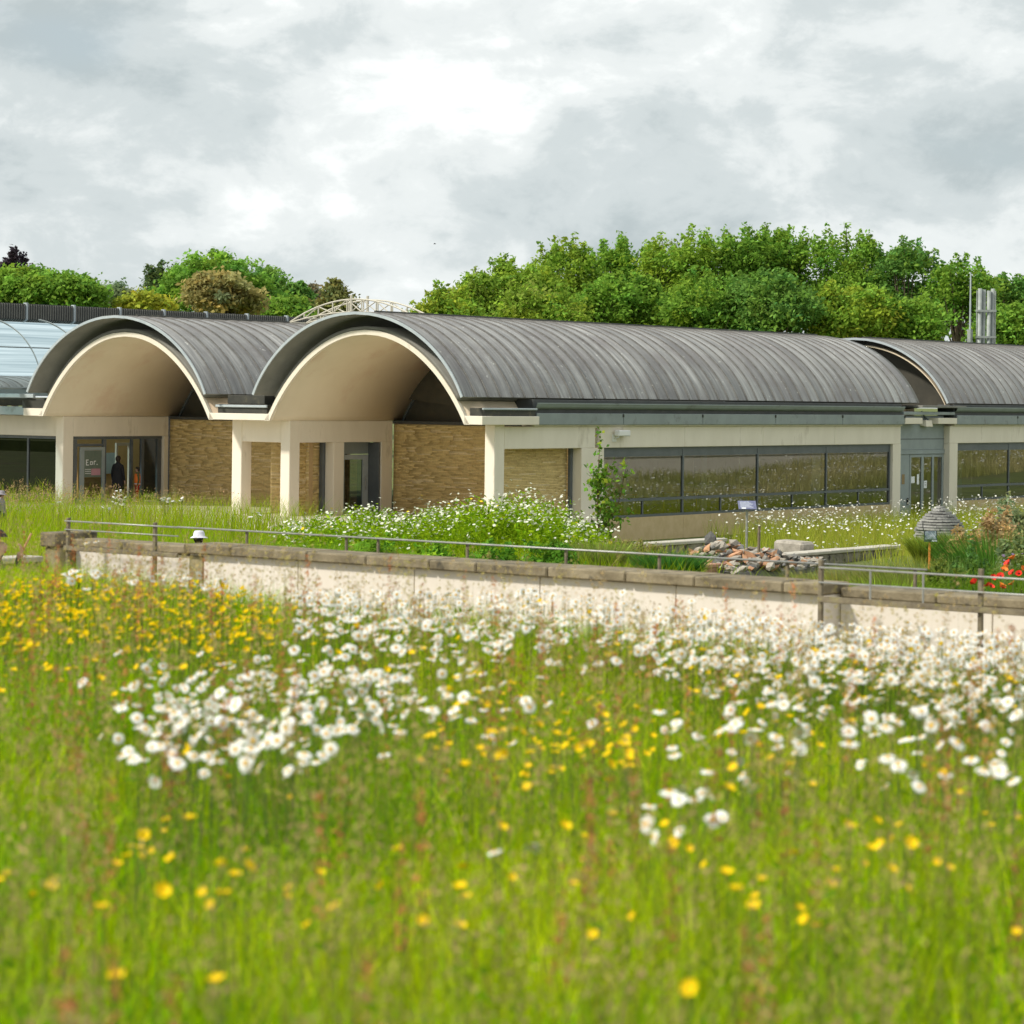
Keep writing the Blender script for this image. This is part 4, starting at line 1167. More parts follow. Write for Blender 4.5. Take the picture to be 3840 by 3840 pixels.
left_trees = [
 (20, 915, 240, 190, PUR, 'dark purple copper beech at the far left edge', dict(K=110, shoots=3)),
 (60, 985, 420, 160, GR1, 'rounded green oak at the left edge over the glass roof', dict(lumps=10)),
 (230, 1020, 330, 158, GR1, 'green oak stepping down to the right of the leftmost oak', dict(lumps=9)),
 (420, 1068, 200, 185, (0.26, 0.34, 0.16), 'pale grey-green willow in the dip of the treeline', dict(K=90)),
 (540, 1100, 200, 160, YEL, 'small yellow-green tree low in the dip of the treeline', dict(K=90)),
 (615, 972, 170, 192, (0.13, 0.20, 0.07), 'dark thin conifer left of the large round tree', dict(K=90, shoots=4)),
 (800, 925, 520, 178, GR1, 'largest round green tree of the left treeline', dict(lumps=12, K=210)),
 (980, 1000, 260, 182, GR2, 'darker green tree sloping down right of the largest left tree', dict(K=110)),
 (850, 1020, 330, 150, TAN, 'brownish tan domed tree in front of the largest left tree', dict(lumps=11, K=190, var=0.2)),
 (1110, 1045, 150, 180, GR2, 'small dark green pointed tree right of the tan tree', dict(K=80, shoots=4)),
 (1070, 1120, 240, 158, GR1, 'low bright green bushes right of the tan tree', dict(K=110)),
 (1268, 1042, 130, 170, (0.24, 0.25, 0.08), 'narrow brown-green conifer left of the lattice gantry', dict(K=80, shoots=3)),
 (1190, 1075, 130, 190, (0.22, 0.2, 0.12), 'thin half-bare tree between two conifers', dict(K=40)),
]
for i, (px, yt, w_, Y, c_, lab, kw) in enumerate(left_trees):
    far_tree(px, yt, w_, Y, c_, lab, 200 + i, ybot=1230, group=GRP, leaf=0.17, **kw)
# garden wall and hedge opposite the long side, to the right of the frame (mirrored in the ribbon windows)
ow = empty('opposite_wall', B(31.0, 0, 0), -TH); tag(ow, 'cream wall across the garden, seen mirrored in the ribbon windows', 'wall', kind='thing')
for k in range(22):
    v_ = 24 + k * 3.4
    MB().box(-0.15, 0.15, v_ + 0.01, v_ + 3.39, -1.2, 0.92).build('wall_panel', 'render', ow)
    MB().box(-0.2, 0.2, v_ + 0.006, v_ + 3.394, 0.924, 1.06).build('coping_stone', 'bedtop', ow)
    if k % 2 == 0: MB().box(0.3, 0.4, v_, v_ + 0.1, -1.0, 1.9).build('post', 'lattice', ow)
rr_ = np.random.default_rng(77)
n_ = 42000
HP = np.stack([33.0 + rr_.normal(0, 0.5, n_), rr_.uniform(22, 102, n_), rr_.uniform(-0.8, 3.4, n_)], 1)
HP[:, 0] += 0.5 * np.sin(HP[:, 1] * 0.9); HP[:, 2] += 0.4 * np.sin(HP[:, 1] * 0.55)
V, F = leaf_quads(HP, 0.16, rr_); cc = np.array(GR2)[None] * np.exp(0.35 * np.sin(HP[:, 1] * 1.7 + HP[:, 2]) + rr_.normal(0, 0.25, n_))[:, None]
he = bigmesh('hedge', V, F, 'leaf', np.repeat(cc, 4, axis=0)); he.location = (BO[0], BO[1], 0); he.rotation_euler = (0, 0, -TH)
tag(he, 'tall green hedge behind the opposite wall, seen mirrored in the windows', 'hedge')
for i, (x, y, h_) in enumerate(((66, 92, 9), (72, 108, 10))):
    tree('tree', ['bushy green tree', 'taller green tree'][i] + ' beyond the opposite hedge, outside the right edge', 'tree', (x, y, GZ(x, y)), h_, 4.5, 4.5, h_ * 0.8, GR1, 300 + i, K=90, leaf=0.3)
uu_ = rng.uniform(17.5, 30.6, 30000); vv_ = rng.uniform(14, 96, 30000); X = BO[0] + uu_ * BX[0] + vv_ * AX[0]; Y = BO[1] + uu_ * BX[1] + vv_ * AX[1]; kk = X / Y > 0.225; X, Y = X[kk], Y[kk]; Z = H(X, Y)
BANK = (X, Y, Z)
# sapling in front of the building
sp = at(2236, 2030, 60.0)
r = np.random.default_rng(5)
sap = empty('birch_sapling', (sp[0], sp[1], GZ(sp[0], sp[1]))); tag(sap, 'slender young tree with sparse fresh green leaves in front of the ribbon window', 'tree')
htop = at(2236, 1612, 60.0)[2] - GZ(sp[0], sp[1])
m = MB(); P = []
m.tube([(0, 0, -0.1), (0.03, 0, 1.0), (0.02, 0, 2.0), (0.06, 0, htop - 0.1)], [0.035, 0.028, 0.018, 0.006], 7)
for k in range(30):
    z0 = r.uniform(0.3, 2.2); a = r.uniform(0, 6.28); ln_ = r.uniform(0.5, 1.0) * (1 - z0 / 4.6)
    e_ = np.array([ln_ * math.cos(a) * 0.8 + (0.18 if k % 3 else 0), ln_ * math.sin(a) * 0.8, z0 + ln_ * r.uniform(0.5, 1.1)])
    s_ = np.array([0.02, 0, z0]); m.tube([s_, (s_ + e_) / 2 + [0, 0, 0.06], e_], [0.012, 0.008, 0.003], 5, cap=False)
    for q in np.linspace(0.25, 1, 9):
        for w_ in range(2): P.append(s_ + (e_ - s_) * q + r.standard_normal(3) * 0.08)
for z0 in np.arange(1.6, htop + 0.02, 0.09):
    for w_ in range(3): P.append(np.array([0.05, 0, z0]) + r.standard_normal(3) * np.array([0.08, 0.08, 0.05]))
e2 = np.array([0.72, 0.1, 2.55])
m.tube([(0.02, 0, 0.7), (0.5, 0.05, 1.5), tuple(e2)], [0.016, 0.012, 0.004], 5)
for q in np.linspace(0.1, 1, 22):
    for w_ in range(4): P.append(np.array([0.02, 0, 0.7]) + (e2 - np.array([0.02, 0, 0.7])) * q + r.standard_normal(3) * 0.13)
m.build('trunk', 'birchbark', sap, smooth=True)
P = np.array(P); V, F = leaf_quads(P, 0.062, r, 0.7, 0.1)
c = np.repeat(colours(np.arange(len(P)), r, (0.14, 0.27, 0.03), 0.45, YEL, 0.12), 4, axis=0)
bigmesh('crown', V, F, 'leaf', c, sap)

# ------------------------------------------------------------------ blades, heads, flowers in bulk
def blades(P, h, w, r, col, bend=0.35, lev=3, dirv=None):
    """tapered bent blades; col is one colour per blade"""
    n = len(P); h = np.broadcast_to(h, n); w = np.broadcast_to(w, n)
    a = r.uniform(0, 2 * np.pi, n)
    wd = np.stack([np.cos(a), np.sin(a), np.zeros(n)], 1)
    b = r.uniform(0, 2 * np.pi, n)
    ld = np.stack([np.cos(b), np.sin(b), np.zeros(n)], 1) if dirv is None else dirv
    bd = (bend * r.uniform(0.2, 1.6, n) * h)[:, None]
    rows = []
    for k in range(lev):
        t = k / lev
        c = P + ld * bd * t * t + np.array([0, 0, 1.0]) * (h * (t - 0.12 * t * t))[:, None]
        ww = (w * (1 - 0.75 * t))[:, None] * 0.5
        rows += [c - wd * ww, c + wd * ww]
    tip = P + ld * bd + np.array([0, 0, 1.0]) * (h * 0.88)[:, None]
    rows.append(tip)
    k = len(rows)
    V = np.stack(rows, 1).reshape(-1, 3)
    o = np.arange(n)[:, None] * k
    T = []
    for q in range(lev - 1):
        T += [(2 * q, 2 * q + 1, 2 * q + 3), (2 * q, 2 * q + 3, 2 * q + 2)]
    T.append((2 * lev - 2, 2 * lev - 1, k - 1))
    F = np.concatenate([o + np.array(t)[None] for t in T])
    return V, F, np.repeat(col, k, axis=0)

def join(parts):
    V = []; F = []; C = []; k = 0
    for v, f, c in parts:
        V.append(v); F.append(f + k); C.append(c); k += len(v)
    return np.concatenate(V), np.concatenate(F), np.concatenate(C)

def tri(V, F):                                   # quads to triangles
    return np.concatenate([F[:, [0, 1, 2]], F[:, [0, 2, 3]]])

def patch(x, y, s, ph=0.0):                       # smooth world-space variation, -1..1
    return (np.sin(x * s + ph + 1.3 * np.sin(y * s * 0.7 + ph)) + np.sin(y * s * 1.3 - 0.6 * x * s + 2.1 * ph)) * 0.5

def mixcol(a, b, t): return np.array(a)[None] * (1 - t)[:, None] + np.array(b)[None] * t[:, None]

def ground_pts(n, ymin, ymax, r, cond, side=1.18, pad=0.4):
    Y = np.sqrt(r.uniform(ymin ** 2, ymax ** 2, n)); X = r.uniform(-1, 1, n) * (0.2045 * Y * side + pad)
    q = X * AX[0] + Y * AX[1]; t = X * BX[0] + Y * BX[1]
    k = cond(X, Y, q, t - T_O)
    X, Y = X[k], Y[k]
    return X, Y, H(X, Y)

# --- the near meadow
r = np.random.default_rng(21)
X, Y, Z = ground_pts(175000, 2.2, 19.5, r, lambda x, y, q, u: (q < Q_EDGE + 0.35) & (q > 0.5))
X2, Y2, Z2 = ground_pts(60000, 10, 20, r, lambda x, y, q, u: (q < Q_EDGE + 0.5) & (q > Q_EDGE - 1.3))
X, Y, Z = np.concatenate([X, X2]), np.concatenate([Y, Y2]), np.concatenate([Z, np.maximum(Z2, 2.30 + 0.13 * (1 - sstep(-3.5, 1.8, X2)))])
t = np.clip(0.45 + 0.42 * patch(X, Y, 1.7, 0.4) + 0.25 * patch(X, Y, 5.1, 1.9) + 0.3 * r.standard_normal(len(X)), 0, 1)
c = mixcol((0.165, 0.385, 0.002), (0.55, 0.64, 0.004), t)
dry = r.random(len(X)) < 0.06
c[dry] = np.array([0.42, 0.36, 0.07]) * r.uniform(0.7, 1.2, dry.sum())[:, None]
c *= np.exp(r.standard_normal(len(X)) * 0.32)[:, None]
h = r.uniform(0.20, 0.46, len(X)) * (1 + 0.15 * patch(X, Y, 2.3, 1.0))
V, F, C = blades(np.stack([X, Y, Z - 0.02], 1), h, r.uniform(0.0035, 0.008, len(X)), r, c, bend=0.45)
tag(bigmesh('meadow_grass', V, F, 'grassblade', C), 'fresh green grass filling the flower meadow in front of the wall', 'grass', kind='stuff')

X, Y, Z = ground_pts(15000, 2.2, 18, r, lambda x, y, q, u: (q < Q_EDGE) & (q > 0.5))
P = np.stack([X, Y, Z + r.uniform(0.08, 0.34, len(X))], 1)
V, F = leaf_quads(P, 0.022, r, 0.42, 0.5)
c = mixcol((0.15, 0.33, 0.004), (0.36, 0.48, 0.008), r.uniform(0, 1, len(X)))
a_ = (V, tri(V, F), np.repeat(c, 4, axis=0))
X, Y, Z = ground_pts(2600, 2.2, 18, r, lambda x, y, q, u: (q < Q_EDGE) & (q > 0.5))
c = np.tile(np.array([0.50, 0.43, 0.12]), (len(X), 1)) * r.uniform(0.6, 1.2, len(X))[:, None]
b_ = blades(np.stack([X, Y, Z], 1), r.uniform(0.4, 0.62, len(X)), 0.003, r, c, bend=0.8, lev=4)
V, F, C = join([a_, b_])
tag(bigmesh('meadow_weeds', V, F, 'grassblade', C), 'broad weed leaves and bent dry stalks among the meadow grass', 'weeds', kind='stuff')

def panicles(X, Y, Z, h, r, cols, head=0.11, n=14, spread=0.018, leaf=0.0075, stemc=(0.22, 0.22, 0.07)):
    k = len(X); P = np.stack([X, Y, Z], 1)
    b = r.uniform(0, 2 * np.pi, k); ld = np.stack([np.cos(b), np.sin(b), np.zeros(k)], 1)
    top = P + ld * (0.16 * h)[:, None] * r.uniform(0, 1, k)[:, None]; top[:, 2] += h
    # stems
    w = np.array([0.0016, 0, 0]); S = np.stack([P - w, P + w, top], 1).reshape(-1, 3)
    SF = np.arange(3 * k).reshape(k, 3); SC_ = np.repeat(np.tile(np.array(stemc), (k, 1)), 3, axis=0)
    tt = r.uniform(0, 1, (k, n))
    Q = top[:, None, :] + r.standard_normal((k, n, 3)) * np.array([1, 1, 0.5]) * spread * (1 - 0.6 * tt)[..., None]
    Q[..., 2] += (tt - 0.6) * head
    Q = Q.reshape(-1, 3)
    V, F = leaf_quads(Q, leaf, r, 0.5, 0.0)
    cc = np.repeat(np.repeat(cols, n, axis=0) * np.exp(r.standard_normal(k * n) * 0.2)[:, None], 4, axis=0)
    return join([(S, SF, SC_), (V, tri(V, F), cc)])
X, Y, Z = ground_pts(4600, 2.2, 19.0, r, lambda x, y, q, u: (q < Q_EDGE + 0.45) & (q > 0.8) & ((q < Q_EDGE - 1.0) | (r.random(len(q)) < 0.22)))
X2, Y2, Z2 = ground_pts(240, 2.3, 6.0, r, lambda x, y, q, u: q > 0.8)
X, Y, Z = np.concatenate([X, X2]), np.concatenate([Y, Y2]), np.concatenate([Z, Z2])
t = r.uniform(0, 1, len(X))
c = mixcol((0.46, 0.40, 0.12), (0.52, 0.36, 0.19), t)
V, F, C = panicles(X, Y, Z, r.uniform(0.42, 0.72, len(X)), r, c)
tag(bigmesh('grass_seed_heads', V, F, 'grassblade', C), 'tan and pinkish grass seed heads nodding over the near meadow', 'grass', kind='stuff')
X, Y, Z = ground_pts(430, 3.5, 19.0, r, lambda x, y, q, u: (q < Q_EDGE - 1.2) & (q > 2.0))
c = np.tile(np.array([0.52, 0.21, 0.09]), (len(X), 1)) * r.uniform(0.7, 1.3, len(X))[:, None]
V, F, C = panicles(X, Y, Z, r.uniform(0.42, 0.66, len(X)), r, c, head=0.24, n=60, spread=0.013, leaf=0.0075, stemc=(0.30, 0.13, 0.07))
tag(bigmesh('sorrel_spikes', V, F, 'grassblade', C), 'rusty red sorrel spikes scattered through the near meadow', 'sorrel', kind='stuff')

# --- oxeye daisies and buttercups
def meadow_at(ux, uy, hf):
    d = np.array([ray(a * 3840 / 1932, b * 3840 / 1932) for a, b in zip(ux, uy)])
    Yd = np.full(len(ux), 8.0)
    for _ in range(12):
        x = d[:, 0] * Yd; zt_ = H(x, Yd) + hf
        zt_ = np.where(x * AX[0] + Yd * AX[1] > Q_EDGE, 2.42 + 0.13 * (1 - sstep(-3.5, 1.8, x)) + hf, zt_)
        Yd = 0.5 * Yd + 0.5 * (zt_ - CAMZ) / d[:, 2]
    return d[:, 0] * Yd, Yd

def rotm(tilt, az):
    return np.array(Matrix.Rotation(az, 3, 'Z') @ Matrix.Rotation(tilt, 3, 'X'))

def daisy_parts(h, tilt, seed, npet=17):
    """stem, petals, disc as (V, F) with origin at the stem's base; the head leans to -y"""
    r_ = np.random.default_rng(seed)
    R = rotm(tilt, 0.0); top = np.array([0, -0.03, h])
    pv = []; pf = []
    for k in range(npet):
        a = 2 * math.pi * (k + r_.uniform(-0.15, 0.15)) / npet
        ln_ = r_.uniform(0.0225, 0.0265); dr = r_.uniform(-0.006, 0.001)
        ca_, sa_ = math.cos(a), math.sin(a)
        for (rad, wd, z) in ((0.006, 0.0016, 0.0), (0.016, 0.0038, 0.001), (ln_, 0.0022, dr)):
            pv += [np.array([ca_ * rad - sa_ * wd, sa_ * rad + ca_ * wd, z]), np.array([ca_ * rad + sa_ * wd, sa_ * rad - ca_ * wd, z])]
        b = k * 6; pf += [(b, b + 1, b + 3, b + 2), (b + 2, b + 3, b + 5, b + 4)]
    pv = np.array(pv) @ R.T + top
    dv = []; df = []
    for (rad, z) in ((0.0085, 0.0008), (0.0065, 0.0045)):
        for j in range(8): dv.append((rad * math.cos(j * math.pi / 4), rad * math.sin(j * math.pi / 4), z))
    dv.append((0, 0, 0.0055))
    for j in range(8):
        df += [(j, (j + 1) % 8, 8 + (j + 1) % 8, 8 + j), (8 + j, 8 + (j + 1) % 8, 16)]
    dv = np.array(dv) @ R.T + top
    return pv, pf, dv, df, top

def cup_parts(h, tilt, seed):
    r_ = np.random.default_rng(seed); R = rotm(tilt, 0.0); top = np.array([0, -0.02, h])
    pv = []; pf = []
    for k in range(5):
        a = 2 * math.pi * k / 5; ca_, sa_ = math.cos(a), math.sin(a)
        for (rad, wd, z) in ((0.001, 0.0012, 0.0), (0.0085, 0.0068, 0.0035), (0.0135, 0.0056, 0.0085)):
            pv += [np.array([ca_ * rad - sa_ * wd, sa_ * rad + ca_ * wd, z]), np.array([ca_ * rad + sa_ * wd, sa_ * rad - ca_ * wd, z])]
        b = k * 6; pf += [(b, b + 1, b + 3, b + 2), (b + 2, b + 3, b + 5, b + 4)]
    pv = np.array(pv) @ R.T + top
    dv = np.array([(0.0035 * math.cos(j * math.pi / 3), 0.0035 * math.sin(j * math.pi / 3), 0.002) for j in range(6)] + [(0, 0, 0.006)]) @ R.T + top
    df = [(j, (j + 1) % 6, 6) for j in range(6)]
    return pv, pf, dv, df, top

D_H, C_H = 0.60, 0.44
tilts = [0.1, 0.3, 0.5, 0.7, 0.95, 1.3]
def make_proto(parts, name, head, mh, md, stem_r):
    pv, pf, dv, df, top = parts
    m = MB(); m.tube([(0, 0.0, 0.0), (0.004, -0.006, top[2] * 0.55), tuple(top - np.array([0, -0.002, 0.003]))], [stem_r * 1.3, stem_r, stem_r * 0.9], 5)
    s_ = m.build(name, 'stemgreen')
    MB().add(pv, pf).build('petals', mh, s_)
    MB().add(dv, df).build('centre', md, s_)
    return s_

def scatter(px_list, proto_parts, protos, hf, label, cat, group, stuffname, stufflabel, colP, colD, seed, limit=300):
    r_ = np.random.default_rng(seed)
    ux = np.array([p[0] for p in px_list]); uy = np.array([p[1] for p in px_list])
    sc = r_.uniform(0.60, 0.94, len(ux)) if hf > 0.47 else r_.uniform(0.72, 1.15, len(ux))
    x, y = meadow_at(ux, uy, hf * sc)
    ok = (y > 2.6) & (y < 20.5); x, y, sc = x[ok], y[ok], sc[ok]
    z = H(x, y); q = x * AX[0] + y * AX[1]
    k = q < Q_EDGE + 0.75; x, y, z, sc = x[k], y[k], z[k], sc[k]
    z = np.maximum(z, 2.34)
    order = np.argsort(y)
    for i, j in enumerate(order[:limit]):
        pr = protos[r_.integers(0, len(protos))]
        o = copy_tree(pr)
        o.location = (x[j], y[j], z[j] - 0.005); o.scale = (sc[j],) * 3
        o.rotation_euler = (r_.uniform(-0.08, 0.08), r_.uniform(-0.08, 0.08), r_.uniform(-1.9, 1.1) if r_.random() < 0.65 else r_.uniform(-3.1, 3.1))
        tag(o, label, cat, group)
    rest = order[limit:]
    allp = []
    for ti in range(len(proto_parts)):
        pv, pf, dv, df, top = proto_parts[ti]
        sel = rest[r_.integers(0, len(proto_parts), len(rest)) == ti] if ti < len(proto_parts) - 1 else None
        if ti == 0: pick = r_.integers(0, len(proto_parts), len(rest))
        sel = rest[pick == ti]
        if len(sel) == 0: continue
        w = 0.0016
        sv = np.array([(-w, 0, 0), (w, 0, 0), top + [w, 0, 0], top + [-w, 0, 0]])
        tv = np.concatenate([pv, dv, sv])
        f3 = []
        for f in pf: f3 += [(f[0], f[1], f[2]), (f[0], f[2], f[3])]
        for f in df:
            g = [i + len(pv) for i in f]
            f3.append((g[0], g[1], g[2]))
            if len(g) == 4: f3.append((g[0], g[2], g[3]))
        b = len(pv) + len(dv); f3 += [(b, b + 1, b + 2), (b, b + 2, b + 3)]
        tc_ = np.concatenate([np.tile(colP, (len(pv), 1)), np.tile(colD, (len(dv), 1)), np.tile((0.09, 0.14, 0.02), (4, 1))])
        a = r_.uniform(-1.9, 1.1, len(sel)); ca_, sa_ = np.cos(a), np.sin(a)
        T = tv[None] * sc[sel][:, None, None]
        VX = T[..., 0] * ca_[:, None] - T[..., 1] * sa_[:, None] + x[sel][:, None]
        VY = T[..., 0] * sa_[:, None] + T[..., 1] * ca_[:, None] + y[sel][:, None]
        VZ = T[..., 2] + z[sel][:, None]
        V = np.stack([VX, VY, VZ], -1).reshape(-1, 3)
        F = (np.arange(len(sel))[:, None, None] * len(tv) + np.array(f3)[None]).reshape(-1, 3)
        allp.append((V, F, np.tile(tc_, (len(sel), 1))))
    if allp:
        V, F, C = join(allp)
        tag(bigmesh(stuffname, V, F, 'flowermass', C), stufflabel, cat, kind='stuff')

r = np.random.default_rng(33)
def blob(cx, cy, sx, sy, n): return [(cx + sx * a, cy + sy * b) for a, b in r.standard_normal((n, 2))]
def edge_u(ux): return np.interp(ux, [0, 130, 380, 560, 800, 1000, 1200, 1400, 1600, 1932], [1085, 1070, 1085, 1108, 1112, 1106, 1135, 1150, 1172, 1192])
dz = [(1217, 1513), (1260, 1487), (1300, 1492), (1300, 1500), (1325, 1450), (1405, 1468), (1265, 1545), (1275, 1562), (1350, 1545), (1358, 1530), (1023, 1601), (950, 1607),
      (386, 1233), (292, 1250), (268, 1260), (308, 1280), (245, 1297), (186, 1283), (448, 1258), (537, 1213), (505, 1240), (575, 1245), (383, 1268), (408, 1280), (560, 1225),
      (612, 1262), (640, 1268), (1135, 1208), (1158, 1245), (925, 1245), (960, 1247), (960, 1290), (1045, 1328), (265, 1470), (300, 1440), (1708, 1145), (852, 1075), (190, 1022), (170, 1024)]
dz += [(a_ + r.uniform(-14, 14), b_ + r.uniform(-12, 10)) for a_, b_ in dz[:10]]
dz += blob(360, 1325, 80, 34, 64) + blob(470, 1310, 90, 40, 70) + blob(300, 1375, 55, 35, 28) + blob(620, 1310, 90, 42, 66) + blob(430, 1385, 90, 32, 42) + blob(760, 1300, 70, 35, 40) + blob(560, 1410, 80, 22, 22) + blob(900, 1325, 60, 40, 28) + blob(700, 1270, 50, 20, 18)
ux = r.uniform(560, 1940, 1500); uy = edge_u(ux) + 4 + np.abs(r.standard_normal(len(ux))) * 60
k = (ux < 1050) | (ux > 1230) | (r.random(len(ux)) < 0.6)
dz += list(zip(ux[k], uy[k]))
ux = r.uniform(120, 420, 75); dz += list(zip(ux, edge_u(ux) + np.abs(r.standard_normal(75)) * 16))
ux = r.uniform(1330, 1940, 210); dz += list(zip(ux, edge_u(ux) + 40 + np.abs(r.standard_normal(210)) * 75))
dz += blob(1570, 1320, 170, 45, 45) + blob(1695, 1425, 45, 26, 17) + blob(1870, 1440, 45, 20, 9) + blob(1860, 1310, 60, 40, 26) + blob(1280, 1260, 30, 20, 10) + blob(1450, 1380, 120, 40, 26) + blob(1180, 1180, 60, 25, 26)
protoparts = [daisy_parts(D_H, t_, 400 + i) for i, t_ in enumerate(tilts)]
protos = [make_proto(pp, 'oxeye_daisy', None, 'petalwhite', 'discyellow', 0.0017) for pp in protoparts]
scatter(dz, protoparts, protos, D_H, 'white oxeye daisy with a yellow centre in the near half of the meadow', 'daisy', 'oxeye daisies in the near meadow',
        'daisy_drifts', 'drifts of small white daisies along the far half of the meadow', (0.82, 0.82, 0.80), (0.74, 0.42, 0.02), 71)
for i, pp in enumerate(protos):          # the four patterns themselves stand in the meadow too
    x, y = meadow_at(np.array([1600.0 + 62 * i]), np.array([1400.0 - 30 * (i % 3)]), D_H); pp.location = (x[0], y[0], float(H(x, y)[0])); pp.rotation_euler = (0, 0, 0.3 * i)
    tag(pp, 'white oxeye daisy with a yellow centre in the near half of the meadow', 'daisy', 'oxeye daisies in the near meadow')
bz = [(1045, 1555), (1092, 1572), (1300, 1578), (1290, 1590), (1312, 1583), (245, 1590), (235, 1617), (258, 1598), (15, 1645), (470, 1630), (453, 1690), (435, 1697), (235, 1705), (853, 1687), (795, 1728), (743, 1670), (210, 1825), (205, 1831), (424, 1845), (600, 1738), (1313, 1858),
      (1343, 1629), (1380, 1640), (1552, 1660), (1605, 1620), (1579, 1640), (1668, 1590), (1690, 1588), (1708, 1585), (1800, 1635), (1627, 1540), (1500, 1710), (1500, 1730), (1435, 1705), (968, 1650), (1875, 1550), (952, 1557), (1477, 1612), (540, 1685), (355, 1608), (296, 1603), (1723, 1557), (1573, 1547), (760, 1603), (584, 1643)]
ux = r.uniform(-10, 520, 560); uy = edge_u(ux) + 12 + np.abs(r.standard_normal(560)) * 80; bz += list(zip(ux, uy))
bz += blob(420, 1165, 90, 30, 70) + blob(60, 1160, 60, 30, 50) + blob(1010, 1390, 120, 45, 75) + blob(880, 1310, 50, 30, 14) + blob(1180, 1390, 60, 30, 22) + blob(1300, 1230, 90, 30, 40) + blob(1640, 1250, 150, 30, 50) + blob(1880, 1290, 50, 40, 16) + blob(1480, 1400, 90, 50, 22)
ux = r.uniform(560, 1940, 150); bz += list(zip(ux, edge_u(ux) + 20 + np.abs(r.standard_normal(150)) * 60))
ux = r.uniform(-10, 1940, 50); bz += list(zip(ux, r.uniform(1400, 1760, 50)))
protoparts = [cup_parts(C_H, t_, 500 + i) for i, t_ in enumerate((0.05, 0.3, 0.6, 0.95))]
protos = [make_proto(pp, 'buttercup', None, 'buttercup', 'discyellow', 0.0012) for pp in protoparts]
scatter(bz, protoparts, protos, C_H, 'small glossy yellow buttercup in the near half of the meadow', 'buttercup', 'buttercups in the near meadow',
        'buttercup_drifts', 'tiny yellow buttercups scattered along the far half of the meadow', (0.84, 0.60, 0.005), (0.74, 0.46, 0.01), 72)
for i, pp in enumerate(protos):
    x, y = meadow_at(np.array([1605.0 + 30 * i]), np.array([1560.0 + 40 * i]), C_H); pp.location = (x[0], y[0], float(H(x, y)[0])); pp.rotation_euler = (0, 0, 0.5 * i)
    tag(pp, 'small glossy yellow buttercup in the near half of the meadow', 'buttercup', 'buttercups in the near meadow')

# ------------------------------------------------------------------ garden beyond the wall
r = np.random.default_rng(61)
def open_ground(q, u):
    v = q - Q_O
    return ~((v > -6.6) & (u < 1.0) & (u > -30))
def bed_front(x, y): return (x / y > 0.075) & (x / y < 0.143) & (y > 43) & (y < 61.5)
def frustum(x, y, q, u): return (q > Q_WALL + 0.5) & open_ground(q, u) & ~(bed_front(x, y) & (r.random(len(x)) < 0.88))
X, Y, Z = ground_pts(95000, 24, 80, r, lambda x, y, q, u: frustum(x, y, q, u) & ((u < 1.5) | (q < 45)), pad=1.5)
nz = patch(X, Y, 0.45, 0.9)
t = np.clip(0.45 + 0.4 * nz + 0.25 * r.standard_normal(len(X)), 0, 1)
c = mixcol((0.18, 0.37, 0.006), (0.46, 0.54, 0.014), t)
dry = r.random(len(X)) < 0.16
c[dry] = np.array([0.44, 0.34, 0.14]) * r.uniform(0.7, 1.2, dry.sum())[:, None]
c *= np.exp(r.standard_normal(len(X)) * 0.22)[:, None]
h = r.uniform(0.70, 1.22, len(X)) * (1 + 0.15 * nz) * (1 + 0.16 * sstep(46, 54, X * AX[0] + Y * AX[1])) * (1 - 0.68 * sstep(1.0, 4.0, X - 0.05 * Y))
V, F, C = blades(np.stack([X, Y, Z], 1), h, r.uniform(0.010, 0.022, len(X)), r, c, bend=0.35)
tag(bigmesh('garden_grass', V, F, 'grassblade', C), 'tall seeding grass in front of the vaulted porches beyond the wall', 'grass', kind='stuff')
X, Y, Z = ground_pts(9000, 46, 80, r, lambda x, y, q, u: frustum(x, y, q, u) & (u < -2) & (q > 42), pad=1.5)
c = mixcol((0.52, 0.38, 0.18), (0.58, 0.36, 0.22), r.uniform(0, 1, len(X)))
V, F, C = panicles(X, Y, Z, r.uniform(0.85, 1.28, len(X)), r, c, head=0.22, n=7, spread=0.04, leaf=0.020, stemc=(0.26, 0.22, 0.09))
tag(bigmesh('garden_seed_heads', V, F, 'grassblade', C), 'tan grass seed heads in front of the porches beyond the wall', 'grass', kind='stuff')

def dots(P, size, r, col, up=1.2):
    """small flat six-sided flower heads"""
    n = len(P); nr, a, b = rot_frames(n, r, up)
    s = (size * r.uniform(0.7, 1.3, n))[:, None]
    V = np.stack([P + (a * math.cos(k * math.pi / 3) + b * math.sin(k * math.pi / 3)) * s for k in range(6)], 1).reshape(-1, 3)
    o = np.arange(n)[:, None] * 6
    F = np.concatenate([o + np.array(t)[None] for t in ((0, 1, 2), (0, 2, 3), (0, 3, 4), (0, 4, 5))])
    return V, F, np.repeat(np.broadcast_to(np.array(col), (n, 3)) * np.exp(r.standard_normal(n) * 0.08)[:, None], 6, axis=0)

